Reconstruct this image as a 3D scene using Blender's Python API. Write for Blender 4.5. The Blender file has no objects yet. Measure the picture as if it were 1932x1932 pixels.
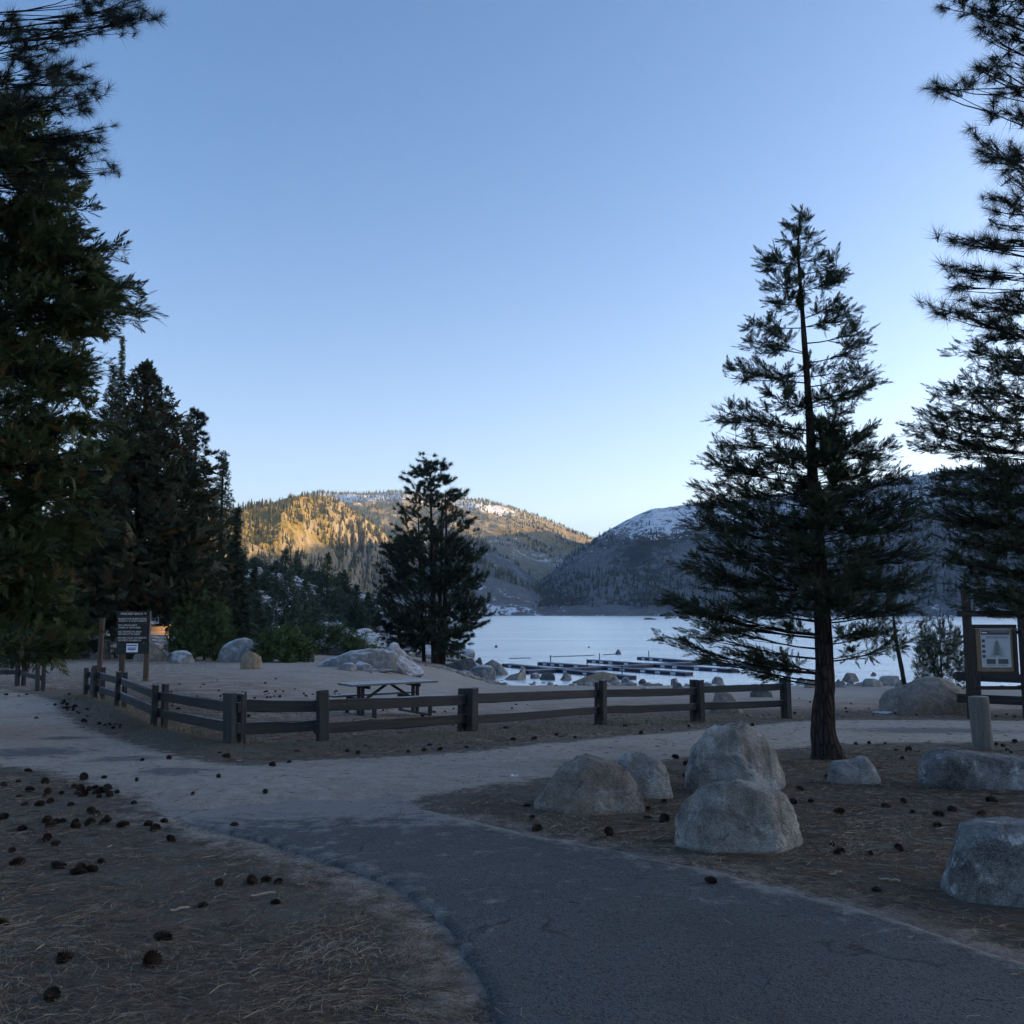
import bpy, bmesh, math, random
import numpy as np
from mathutils import Vector, Matrix, Quaternion

scene = bpy.context.scene
COL = scene.collection

# ------------------------------------------------------------------ camera
# the photograph is measured in a 1932 px frame; focal length 0.9 of the frame, camera 1.6 m above the path
FW, FOC, HOR = 1932.0, 0.9 * 1932.0, 1154.7
PITCH = math.atan((HOR - FW / 2) / FOC)
CAMZ = 1.6
cam_data = bpy.data.cameras.new('camera')
cam_data.sensor_width = 36.0
cam_data.lens = 0.9 * 36.0
cam_data.clip_start = 0.05
cam_data.clip_end = 20000
cam = bpy.data.objects.new('camera', cam_data)
COL.objects.link(cam)
cam.location = (0, 0, CAMZ)
cam.rotation_euler = (math.pi / 2 + PITCH, 0, 0)
scene.camera = cam

# ------------------------------------------------------------------ sky, sun, exposure
SUN_AZ, SUN_EL = math.radians(77), math.radians(8.0)      # azimuth from the view axis towards the right
world = bpy.data.worlds.new('World')
scene.world = world
world.use_nodes = True
wnt = world.node_tree
wnt.nodes.clear()
w_out = wnt.nodes.new('ShaderNodeOutputWorld')
w_bg = wnt.nodes.new('ShaderNodeBackground')
w_sky = wnt.nodes.new('ShaderNodeTexSky')
w_sky.sky_type = 'NISHITA'
w_sky.sun_disc = False
w_sky.sun_elevation = SUN_EL
w_sky.sun_rotation = SUN_AZ
w_sky.altitude = 1700
w_sky.air_density = 0.8
w_sky.dust_density = 6.0
w_sky.ozone_density = 2.1
w_bg.inputs['Strength'].default_value = 0.15
# pale band of haze all round the horizon: the sky's own brightness, less colour
w_hs = wnt.nodes.new('ShaderNodeHueSaturation'); w_hs.inputs['Saturation'].default_value = 1.1
w_pale = wnt.nodes.new('ShaderNodeHueSaturation'); w_pale.inputs['Saturation'].default_value = 0.18; w_pale.inputs['Value'].default_value = 0.95
w_tc = wnt.nodes.new('ShaderNodeTexCoord'); w_sep = wnt.nodes.new('ShaderNodeSeparateXYZ')
w_exp = wnt.nodes.new('ShaderNodeMath'); w_exp.operation = 'MULTIPLY'; w_exp.inputs[1].default_value = -5.0
w_pow = wnt.nodes.new('ShaderNodeMath'); w_pow.operation = 'POWER'; w_pow.inputs[0].default_value = math.e
w_fac = wnt.nodes.new('ShaderNodeMath'); w_fac.operation = 'MULTIPLY'; w_fac.inputs[1].default_value = 0.72; w_fac.use_clamp = True
w_mix = wnt.nodes.new('ShaderNodeMixRGB')
for a_, b_ in ((w_sky.outputs[0], w_hs.inputs['Color']), (w_sky.outputs[0], w_pale.inputs['Color']), (w_tc.outputs['Generated'], w_sep.inputs[0]), (w_sep.outputs[2], w_exp.inputs[0]),
               (w_exp.outputs[0], w_pow.inputs[1]), (w_pow.outputs[0], w_fac.inputs[0]), (w_fac.outputs[0], w_mix.inputs[0]), (w_hs.outputs[0], w_mix.inputs[1]), (w_pale.outputs[0], w_mix.inputs[2]), (w_mix.outputs[0], w_bg.inputs['Color'])):
    wnt.links.new(a_, b_)
wnt.links.new(w_bg.outputs[0], w_out.inputs['Surface'])

sun_data = bpy.data.lights.new('sun', 'SUN')
sun_data.energy = 5.0
sun_data.angle = math.radians(0.5)
sun_data.color = (1.0, 0.68, 0.32)
sun = bpy.data.objects.new('sun', sun_data)
COL.objects.link(sun)
SUN_DIR = Vector((math.sin(SUN_AZ) * math.cos(SUN_EL), math.cos(SUN_AZ) * math.cos(SUN_EL), math.sin(SUN_EL)))
sun.rotation_euler = (-SUN_DIR).to_track_quat('-Z', 'Y').to_euler()
sun.location = (60, 40, 60)

scene.view_settings.view_transform = 'Standard'
scene.view_settings.look = 'None'
scene.view_settings.exposure = 1.48
scene.view_settings.gamma = 1.0
scene.view_settings.use_curve_mapping = False
scene.cycles.use_denoising = True
try:
    scene.cycles.denoiser = 'OPENIMAGEDENOISE'
except Exception:
    pass
scene.cycles.max_bounces = 5
scene.cycles.diffuse_bounces = 3
scene.cycles.glossy_bounces = 2
scene.cycles.transmission_bounces = 2
scene.cycles.transparent_max_bounces = 6
scene.cycles.volume_bounces = 0
scene.cycles.caustics_reflective = False
scene.cycles.caustics_refractive = False
scene.cycles.use_adaptive_sampling = True
scene.cycles.adaptive_threshold = 0.015

# ------------------------------------------------------------------ numpy noise
_rng = np.random.RandomState(7)
_perm = np.concatenate([_rng.permutation(256)] * 3)
_grad = _rng.normal(size=(256, 3)); _grad /= np.linalg.norm(_grad, axis=1)[:, None]
def pnoise(P):
    P = np.asarray(P, float)
    I = np.floor(P).astype(int); Fr = P - I
    I &= 255
    W = Fr * Fr * Fr * (Fr * (Fr * 6 - 15) + 10)
    out = np.zeros(len(P))
    for a in (0, 1):
        wa = W[:, 0] if a else 1 - W[:, 0]
        for b in (0, 1):
            wb = W[:, 1] if b else 1 - W[:, 1]
            for c in (0, 1):
                wc = W[:, 2] if c else 1 - W[:, 2]
                h = _perm[_perm[_perm[(I[:, 0] + a) & 255] + ((I[:, 1] + b) & 255)] + ((I[:, 2] + c) & 255)]
                g = _grad[h & 255]
                out += wa * wb * wc * ((Fr - np.array([a, b, c])) * g).sum(1)
    return out * 1.5
def fbm(P, octv=4, ridged=False, gain=0.5):
    s, a, t = 0.0, 1.0, 0.0
    P = np.asarray(P, float)
    for i in range(octv):
        n = pnoise(P + i * 17.3)
        s = s + a * ((1 - 2 * np.abs(n)) if ridged else n)
        t += a; a *= gain; P = P * 2.03
    return s / t
def fbm2(x, y, octv=4, ridged=False, gain=0.5, z=0.0):
    x = np.asarray(x, float); sh = x.shape
    P = np.stack([x.ravel(), np.asarray(y, float).ravel(), np.full(x.size, z)], 1)
    return fbm(P, octv, ridged, gain).reshape(sh)
def sstep(a, b, x):
    t = np.clip((np.asarray(x, float) - a) / (b - a), 0, 1)
    return t * t * (3 - 2 * t)

# ------------------------------------------------------------------ pixels to directions, ground height
def ray(u, v):
    cx, cz = (u - FW / 2) / FOC, (FW / 2 - v) / FOC
    return np.array([cx, math.cos(PITCH) - cz * math.sin(PITCH), math.sin(PITCH) + cz * math.cos(PITCH)])
def P(u, v, y):
    d = ray(u, v)
    return np.array([0, 0, CAMZ]) + d * (y / d[1])
LAKE = -3.4
SHORE = np.array([(400, 40), (120, 60), (60, 62), (24, 64), (12, 64.5), (4, 66), (0, 72), (-3, 90), (-8, 140), (-30, 400), (-75, 1300)], float)
def shore_dist(x, y):
    """distance to the shoreline, positive over the lake"""
    x = np.asarray(x, float); y = np.asarray(y, float)
    best = np.full(x.shape, 1e9); sign = np.ones(x.shape)
    for (ax, ay), (bx, by) in zip(SHORE[:-1], SHORE[1:]):
        dx, dy = bx - ax, by - ay
        t = np.clip(((x - ax) * dx + (y - ay) * dy) / (dx * dx + dy * dy), 0, 1)
        ex, ey = x - ax - t * dx, y - ay - t * dy
        dd = np.hypot(ex, ey)
        cr = dx * (y - ay) - dy * (x - ax)
        m = dd < best - 1e-9
        best = np.where(m, dd, best); sign = np.where(m, np.where(cr < 0, 1, -1), sign)
    return best * sign
RB = np.array([(-40, 0.1), (0, 0.0), (9, 0.0), (11, -.10), (13, -.25), (16, -.46), (20.5, -.77), (25, -1.05), (35, -1.65), (50, -2.57), (64, -3.4), (80, -4.4), (200, -9)], float)
LB = np.array([(-40, 0.1), (0, 0.0), (9, 0.0), (12, -.12), (20, -.5), (30, -.75), (45, -1.0), (60, -1.3), (90, -1.7), (200, -1.0)], float)
def gz(x, y):
    x = np.asarray(x, float); y = np.asarray(y, float)
    def sm(T, yy):
        return sum(np.interp(yy + o, T[:, 0], T[:, 1]) for o in (-1.6, -.8, 0, .8, 1.6)) / 5
    t = sstep(-9, 0, x)
    b = sm(LB, y) * (1 - t) + sm(RB, y) * t
    k = LAKE - 0.14 * shore_dist(x, y)
    h = np.clip(0.5 + 0.5 * (k - b) / 0.5, 0, 1)
    z = k * (1 - h) + b * h - 0.5 * h * (1 - h) * 0.5
    z = z + 0.035 * fbm2(x * .35, y * .35, 3) * sstep(2, 8, y) + 0.012 * fbm2(x * 1.7, y * 1.7, 2, z=3.1)
    return z
def gz1(x, y):
    return float(gz(np.array([x]), np.array([y]))[0])
def G(u, v, ymax=140):
    """where the line of sight through a photo pixel meets the ground"""
    d = ray(u, v)
    ys = np.concatenate([np.arange(2.5, 30, .03), np.arange(30, ymax, .1)])
    pts = np.array([0, 0, CAMZ])[None] + d[None] * (ys / d[1])[:, None]
    below = pts[:, 2] < np.maximum(gz(pts[:, 0], pts[:, 1]), LAKE)
    i = int(np.argmax(below)) if below.any() else len(ys) - 1
    return pts[i]
def px(y):
    return y / FOC

# ------------------------------------------------------------------ mesh helpers
def mesh_np(name, V, F, tone=None, smooth=False):
    """mesh from arrays; F may be (n,3) or (n,4) or a list of such"""
    V = np.ascontiguousarray(V, dtype=np.float32)
    Fs = F if isinstance(F, list) else [F]
    Fs = [np.asarray(f, np.int32) for f in Fs if len(f)]
    me = bpy.data.meshes.new(name)
    me.vertices.add(len(V)); me.vertices.foreach_set('co', V.ravel())
    idx = np.concatenate([f.ravel() for f in Fs])
    cnt = np.concatenate([np.full(len(f), f.shape[1], np.int32) for f in Fs])
    me.loops.add(len(idx)); me.loops.foreach_set('vertex_index', idx)
    st = np.concatenate([[0], np.cumsum(cnt)[:-1]]).astype(np.int32)
    me.polygons.add(len(cnt)); me.polygons.foreach_set('loop_start', st)
    try:
        me.polygons.foreach_set('loop_total', cnt)
    except Exception:
        pass
    if smooth:
        me.polygons.foreach_set('use_smooth', np.ones(len(cnt), bool))
    me.update(calc_edges=True)
    if tone is not None:
        for nm, arr in (tone.items() if isinstance(tone, dict) else [('tone', tone)]):
            at = me.attributes.new(nm, 'FLOAT', 'POINT')
            at.data.foreach_set('value', np.ascontiguousarray(arr, np.float32))
    return me
def tag(o, label=None, cat=None, group=None, kind=None):
    if label: o['label'] = label
    if cat: o['category'] = cat
    if group: o['group'] = group
    if kind: o['kind'] = kind
    return o
def obj(name, me, m=None, parent=None, loc=None):
    o = bpy.data.objects.new(name, me)
    COL.objects.link(o)
    if m is not None and me is not None and len(me.materials) == 0:
        me.materials.append(m)
    if parent is not None:
        o.parent = parent
    if loc is not None:
        o.location = loc
    return o
def thing(name, label, cat, loc=(0, 0, 0), rotz=0, group=None):
    o = bpy.data.objects.new(name, None)
    COL.objects.link(o)
    o.empty_display_size = 0.1
    o.location = loc; o.rotation_euler = (0, 0, rotz)
    return tag(o, label, cat, group)
class MB:
    """collects simple solids into one mesh"""
    def __init__(s): s.bm = bmesh.new()
    def box(s, c, size, rot=None, bevel=0.0):
        r = bmesh.ops.create_cube(s.bm, size=1.0)
        vs = r['verts']
        for v in vs: v.co = Vector((v.co.x * size[0], v.co.y * size[1], v.co.z * size[2]))
        if bevel:
            es = list({e for v in vs for e in v.link_edges})
            b = bmesh.ops.bevel(s.bm, geom=es, offset=bevel, segments=1, affect='EDGES')
            vs = list({v for f in b['faces'] for v in f.verts} | {v for v in vs if v.is_valid})
        M = Matrix.Translation(Vector(c)) @ (rot.to_4x4() if rot is not None else Matrix())
        bmesh.ops.transform(s.bm, matrix=M, verts=vs)
        return vs
    def bar(s, a, b, w, h, bevel=0.0, up=(0, 0, 1)):
        """square bar from a to b, w across, h in the up direction"""
        a, b = Vector(a), Vector(b); d = b - a
        X = d.normalized(); Z = Vector(up); Y = Z.cross(X).normalized(); Z = X.cross(Y)
        R = Matrix((X, Y, Z)).transposed()
        return s.box((a + b) / 2, (d.length, w, h), R, bevel)
    def mesh(s, name, wob=0.0, seed=0):
        if wob:
            rr = random.Random(seed)
            for v in s.bm.verts: v.co += Vector((rr.uniform(-wob, wob), rr.uniform(-wob, wob), rr.uniform(-wob, wob)))
        me = bpy.data.meshes.new(name); s.bm.to_mesh(me); s.bm.free(); return me
def tube_arrays(pts, rads, n=6, off=0, phase=0.0):
    pts = np.asarray(pts, float); k = len(pts)
    T = np.gradient(pts, axis=0); T /= (np.linalg.norm(T, axis=1)[:, None] + 1e-9)
    ref = np.array([0., 0., 1.]) if abs(T[:, 2]).mean() < .8 else np.array([1., 0, 0])
    A = np.cross(T, ref); A /= (np.linalg.norm(A, axis=1)[:, None] + 1e-9)
    B = np.cross(T, A)
    th = np.linspace(0, 2 * np.pi, n, endpoint=False) + phase
    V = pts[:, None] + np.asarray(rads, float)[:, None, None] * (np.cos(th)[None, :, None] * A[:, None] + np.sin(th)[None, :, None] * B[:, None])
    i = np.arange(k - 1)[:, None]; j = np.arange(n)[None]
    a = i * n + j; b = i * n + (j + 1) % n
    F = np.stack([a, b, b + n, a + n], -1).reshape(-1, 4) + off
    return V.reshape(-1, 3), F
class Tubes:
    def __init__(s): s.V, s.F, s.n = [], [], 0
    def add(s, pts, rads, n=5, phase=0.0):
        v, f = tube_arrays(pts, rads, n, s.n, phase); s.V.append(v); s.F.append(f); s.n += len(v)
    def mesh(s, name): return mesh_np(name, np.concatenate(s.V), np.concatenate(s.F), smooth=True)

# ------------------------------------------------------------------ node helper
class NT:
    def __init__(s, name):
        s.m = bpy.data.materials.new(name); s.m.use_nodes = True
        s.t = s.m.node_tree; s.t.nodes.clear()
        s.out = s.t.nodes.new('ShaderNodeOutputMaterial')
    def n(s, typ, ins=None, **props):
        nd = s.t.nodes.new('ShaderNode' + typ)
        for k, v in props.items(): setattr(nd, k, v)
        for k, v in (ins or {}).items():
            sock = nd.inputs[k]
            if hasattr(v, 'is_output') or isinstance(v, bpy.types.NodeSocket): s.t.links.new(v, sock)
            elif isinstance(v, bpy.types.Node): s.t.links.new(v.outputs[0], sock)
            else:
                if isinstance(v, (tuple, list)) and len(v) == 3 and sock.type == 'RGBA': v = (*v, 1)
                sock.default_value = v
        return nd
    def coord(s, scale=(1, 1, 1), kind='Object'):
        if kind == 'World':
            src = s.n('NewGeometry').outputs['Position']
        else:
            src = s.n('TexCoord').outputs[kind]
        return s.n('Mapping', {'Vector': src, 'Scale': scale}).outputs[0]
    def noise(s, vec, scale, detail=4, rough=.55, dist=0.0):
        return s.n('TexNoise', {'Vector': vec, 'Scale': scale, 'Detail': detail, 'Roughness': rough, 'Distortion': dist}).outputs['Fac']
    def ramp(s, fac, stops, interp='LINEAR'):
        r = s.n('ValToRGB', {'Fac': fac}); cr = r.color_ramp; cr.interpolation = interp
        while len(cr.elements) < len(stops): cr.elements.new(0.5)
        for e, (p, c) in zip(cr.elements, stops):
            e.position = p; e.color = (*c, 1) if isinstance(c, (tuple, list)) else (c, c, c, 1)
        return r.outputs['Color']
    def mix(s, fac, a, b, typ='MIX'):
        m = s.n('MixRGB', {'Fac': fac, 'Color1': a, 'Color2': b}, blend_type=typ); return m.outputs[0]
    def math(s, op, a, b=0.0, clamp=False):
        m = s.n('Math', None, operation=op, use_clamp=clamp)
        for i, v in enumerate((a, b)):
            if isinstance(v, (int, float)): m.inputs[i].default_value = v
            else: s.t.links.new(v, m.inputs[i])
        return m.outputs[0]
    def bump(s, h, strength, dist, normal=None):
        i = {'Height': h, 'Strength': strength, 'Distance': dist}
        if normal is not None: i['Normal'] = normal
        return s.n('Bump', i).outputs[0]
    def attr(s, name): return s.n('Attribute', None, attribute_name=name).outputs['Fac']
    def done(s, color, rough=.8, normal=None, spec=.3, **kw):
        i = {'Base Color': color, 'Roughness': rough, 'Specular IOR Level': spec}
        if normal is not None: i['Normal'] = normal
        i.update(kw)
        b = s.n('BsdfPrincipled', i)
        s.t.links.new(b.outputs[0], s.out.inputs['Surface'])
        s.bsdf = b
        return s.m

def mat_granite(name, light=(.34, .33, .31), dark=(.17, .16, .15), stain=(.20, .13, .07), lichen=.25, stain_amt=.4, frost=0.0):
    t = NT(name); c = t.coord()
    big = t.noise(c, 2.6, 9, .72, .3)
    base = t.mix(t.ramp(big, [(.38, 0.0), (.62, 1.0)]), dark, light)
    st = t.ramp(t.noise(c, .9, 4, .6, .6), [(.45, 0.0), (.68, stain_amt)])
    base = t.mix(st, base, stain)
    sp = t.n('TexVoronoi', {'Vector': c, 'Scale': 185.0}).outputs['Color']
    sp = t.n('SeparateColor', {'Color': sp}).outputs[0]
    base = t.mix(t.ramp(sp, [(.0, .65), (.15, .5), (.19, 0.0)]), base, (.04, .04, .04))
    base = t.mix(t.ramp(sp, [(.80, 0.0), (.84, .35)]), base, (.36, .35, .34))
    crk = t.n('TexVoronoi', {'Vector': t.n('VectorMath', {0: c, 1: t.n('TexNoise', {'Vector': c, 'Scale': 2.5, 'Detail': 4.0}).outputs['Color']}, operation='ADD').outputs[0], 'Scale': 1.3}, feature='DISTANCE_TO_EDGE').outputs[0]
    base = t.mix(t.ramp(crk, [(.0, .22), (.03, 0.0)]), base, (.05, .047, .043))
    sk = t.noise(t.coord((5, 5, .7)), 1.2, 6, .7, .4)
    base = t.mix(t.ramp(sk, [(.52, 0.0), (.66, .5)]), base, tuple(x * .45 for x in dark))
    li = t.noise(c, 5.5, 8, .75)
    base = t.mix(t.ramp(li, [(.56, 0.0), (.62, lichen)]), base, (.5, .52, .50))
    li2 = t.noise(c, 9.0, 7, .7)
    base = t.mix(t.ramp(li2, [(.60, 0.0), (.66, .55)]), base, (.035, .035, .032))
    if frost:
        nz = t.n('SeparateXYZ', {'Vector': t.n('NewGeometry').outputs['Normal']}).outputs[2]
        f = t.math('ADD', nz, t.math('MULTIPLY', t.math('SUBTRACT', t.noise(c, 3.0, 6, .7), .5), 1.1))
        base = t.mix(t.ramp(f, [(.42, 0.0), (.9, frost)]), base, (.72, .75, .80))
    h = t.math('ADD', t.noise(c, 5, 9, .72), t.math('MULTIPLY', t.noise(c, 60, 4, .65), .3))
    h = t.math('ADD', h, t.math('MULTIPLY', t.ramp(crk, [(0.0, 0.0), (.05, 1.0)]), .12))
    return t.done(base, .9, t.bump(h, .8, .07), .2)
def mat_wood(name, a=(.055, .05, .045), b=(.11, .10, .09), axis=0, frost=0.0, spec=.25):
    t = NT(name)
    sc = [14, 14, 14]; sc[axis] = .9
    c = t.coord(tuple(sc))
    rnd = t.n('ObjectInfo').outputs['Random']
    c = t.n('VectorMath', {0: c, 1: t.n('CombineXYZ', {'X': t.math('MULTIPLY', rnd, 37.0), 'Y': t.math('MULTIPLY', rnd, 91.0)}).outputs[0]}, operation='ADD').outputs[0]
    g = t.noise(c, 1.3, 6, .65, .4)
    col = t.mix(t.ramp(g, [(.3, 0.0), (.7, 1.0)]), a, b)
    cr = t.noise(c, 4.0, 3, .6)
    col = t.mix(t.ramp(cr, [(.62, 0.0), (.68, .7)]), col, (.012, .011, .01))
    col = t.mix(t.math('MULTIPLY', t.math('SUBTRACT', rnd, .3, True), .5), col, b)
    if frost:
        nz = t.n('SeparateXYZ', {'Vector': t.n('NewGeometry').outputs['Normal']}).outputs[2]
        f = t.math('MULTIPLY', t.ramp(nz, [(.6, 0.0), (.85, 1.0)]), t.ramp(t.noise(t.coord((3, 3, 3)), 3.0, 6, .7), [(.3, .4), (.65, 1.0)]))
        col = t.mix(t.math('MULTIPLY', f, frost), col, (.62, .65, .70))
    return t.done(col, .85, t.bump(t.math('ADD', g, cr), .45, .012), spec)
def mat_bark(name, a=(.03, .022, .018), b=(.10, .075, .06), sc=6.0):
    t = NT(name); c = t.coord((sc, sc, sc * .16))
    g = t.noise(c, 1.6, 6, .7, .8)
    v = t.n('TexVoronoi', {'Vector': t.coord((sc * 2.2, sc * 2.2, sc * .4)), 'Scale': 1.5}, feature='DISTANCE_TO_EDGE').outputs[0]
    col = t.mix(t.ramp(g, [(.3, 0.0), (.7, 1.0)]), a, b)
    col = t.mix(t.ramp(v, [(.0, .8), (.12, 0.0)]), col, (.012, .01, .009))
    return t.done(col, .95, t.bump(t.math('ADD', g, t.ramp(v, [(0.0, 0.0), (.2, 1.0)])), .9, .03), .1)
def mat_leaf(name, a, b, c3=None, transl=.25):
    """a..b: darker and lighter needles, c3: dead rusty ones"""
    t = NT(name); at = t.attr('tone')
    stops = [(0.0, a), (.85, b)] + ([(.93, c3)] if c3 else [])
    col = t.ramp(at, stops)
    p = t.n('BsdfPrincipled', {'Base Color': col, 'Roughness': .6, 'Specular IOR Level': .25})
    tr = t.n('BsdfTranslucent', {'Color': col})
    mx = t.n('MixShader', {0: transl, 1: p, 2: tr})
    t.t.links.new(mx.outputs[0], t.out.inputs['Surface'])
    return t.m
def mat_plain(name, c, rough=.7, spec=.3, var=.15, scale=6.0, **kw):
    t = NT(name); n = t.noise(t.coord(), scale, 5, .65)
    col = t.mix(t.ramp(n, [(.3, 0.0), (.7, 1.0)]), tuple(x * (1 - var) for x in c), tuple(min(1, x * (1 + var)) for x in c))
    return t.done(col, rough, t.bump(n, .15, .01), spec, **kw)

# ================================================================== GROUND
def poly_world(pts):
    return np.array([G(u, v)[:2] for u, v in pts])
def poly_sdf(x, y, poly):
    """signed distance, positive inside"""
    inside = np.zeros(x.shape, bool); best = np.full(x.shape, 1e9)
    n = len(poly)
    for i in range(n):
        ax, ay = poly[i]; bx, by = poly[(i + 1) % n]
        cond = ((ay > y) != (by > y))
        with np.errstate(divide='ignore', invalid='ignore'):
            xi = (bx - ax) * (y - ay) / (by - ay + 1e-12) + ax
        inside ^= cond & (x < xi)
        dx, dy = bx - ax, by - ay
        t = np.clip(((x - ax) * dx + (y - ay) * dy) / (dx * dx + dy * dy + 1e-12), 0, 1)
        best = np.minimum(best, np.hypot(x - ax - t * dx, y - ay - t * dy))
    return np.where(inside, best, -best)

DIRT = poly_world([(-300, 1292), (0, 1300), (60, 1310), (100, 1322), (112, 1345), (150, 1372), (230, 1398), (300, 1420), (380, 1436), (440, 1444), (520, 1440), (620, 1434),
                   (720, 1428), (880, 1420), (1000, 1406), (1120, 1395), (1260, 1383), (1400, 1370), (1500, 1362), (1650, 1358), (1932, 1360), (2300, 1362),
                   (2300, 1400), (1932, 1398), (1620, 1404), (1480, 1412), (1300, 1428), (1160, 1452), (1010, 1472), (900, 1486), (800, 1500), (780, 1520),
                   (840, 1545), (700, 1560), (560, 1600), (400, 1565), (300, 1540), (230, 1500), (140, 1470), (60, 1450), (0, 1444), (-300, 1440)])
PATH_L = [tuple(p) for p in ([(1.1, -6.0), (.75, -3), (.4, 0.0), (.12, 2.2), (0.0, 3.2)])] + \
         [tuple(G(u, v)[:2]) for u, v in [(908, 1925), (880, 1850), (852, 1790), (822, 1745), (770, 1702), (700, 1665), (620, 1635), (560, 1612), (480, 1590), (400, 1570), (330, 1552), (270, 1530), (225, 1505)]]
PATH_R = [(10.5, -6.0), (7.6, -2.2), (5.6, .4), (4.2, 2.05), (3.2, 3.2)] + \
         [tuple(G(u, v)[:2]) for u, v in [(1932, 1822), (1800, 1776), (1650, 1728), (1500, 1690), (1350, 1650), (1230, 1626), (1100, 1600), (1000, 1580), (900, 1556), (830, 1535), (795, 1515), (775, 1490)]]
def resample(pts, n):
    p = np.array(pts, float)
    s = np.concatenate([[0], np.cumsum(np.hypot(*np.diff(p, axis=0).T))]); s /= s[-1]
    q = np.stack([np.interp(np.linspace(0, 1, n), s, p[:, i]) for i in (0, 1)], 1)
    for _ in range(6):
        q[1:-1] = (q[:-2] + 2 * q[1:-1] + q[2:]) / 4
    return q
PL, PR = resample(PATH_L, 220), resample(PATH_R, 220)
PATH_POLY = np.concatenate([PL[::6], PR[::-6]])

def mat_ground():
    t = NT('ground_litter_and_sand'); c = t.coord(kind='World')
    sand, rust, asph, grass = t.attr('sand'), t.attr('rust'), t.attr('asph'), t.attr('grass')
    n1 = t.noise(c, 1.1, 6, .65); n2 = t.noise(c, 5.0, 7, .7); n3 = t.noise(c, 34.0, 5, .7); n4 = t.noise(c, 150.0, 3, .7)
    st = t.noise(t.coord((9, 60, 9), 'World'), 1.0, 4, .6, 1.2)
    st2 = t.noise(t.coord((55, 12, 9), 'World'), 1.0, 4, .6, 1.2)
    lit = t.mix(t.ramp(n2, [(.32, 0.0), (.66, 1.0)]), (.055, .045, .037), (.15, .122, .10))
    lit = t.mix(t.ramp(n1, [(.42, 0.0), (.62, .75)]), lit, (.115, .118, .10))
    lit = t.mix(t.math('MULTIPLY', t.ramp(n2, [(.45, 0.0), (.6, .8)]), rust), lit, (.125, .062, .03))
    lit = t.mix(t.ramp(t.math('MAXIMUM', st, st2), [(.54, 0.0), (.66, .6)]), lit, (.23, .195, .155))
    lit = t.mix(t.ramp(n3, [(.55, 0.0), (.72, .6)]), lit, (.018, .015, .013))
    lit = t.mix(t.math('MULTIPLY', grass, t.ramp(n2, [(.35, 0.0), (.6, .6)])), lit, (.06, .075, .035))
    sd = t.mix(t.ramp(n2, [(.3, 0.0), (.7, 1.0)]), (.36, .31, .262), (.51, .455, .39))
    sd = t.mix(t.ramp(n4, [(.35, .75), (.58, 0.0)]), sd, (.17, .135, .11))
    sd = t.mix(t.ramp(t.math('MAXIMUM', st, st2), [(.58, 0.0), (.68, .6)]), sd, (.15, .095, .065))
    sd = t.mix(t.math('MULTIPLY', t.ramp(n1, [(.40, .15), (.58, .85)]), rust), sd, (.17, .105, .072))
    sd = t.mix(t.ramp(t.noise(c, .45, 7, .7), [(.5, 0.0), (.66, .45)]), sd, (.20, .165, .135))
    f = t.math('ADD', sand, t.math('MULTIPLY', t.math('SUBTRACT', t.math('ADD', n2, t.math('MULTIPLY', n3, .5)), .75), 1.3))
    col = t.mix(t.ramp(f, [(.36, 0.0), (.64, 1.0)]), lit, sd)
    fa = t.math('ADD', asph, t.math('MULTIPLY', t.math('SUBTRACT', n2, .5), 1.2))
    col = t.mix(t.ramp(fa, [(.45, 0.0), (.65, .85)]), col, t.mix(n4, (.085, .088, .095), (.15, .15, .155)))
    foot = t.n('TexVoronoi', {'Vector': t.n('VectorMath', {0: c, 1: t.n('TexNoise', {'Vector': c, 'Scale': 3.0}).outputs['Color']}, operation='ADD').outputs[0], 'Scale': 2.6}, feature='SMOOTH_F1').outputs[0]
    h = t.math('ADD', t.math('ADD', n2, t.math('MULTIPLY', foot, 1.6)), t.math('ADD', t.math('MULTIPLY', n3, .5), t.math('MULTIPLY', t.math('MAXIMUM', st, st2), .5)))
    return t.done(col, .95, t.bump(h, .85, .05), .1)
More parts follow.
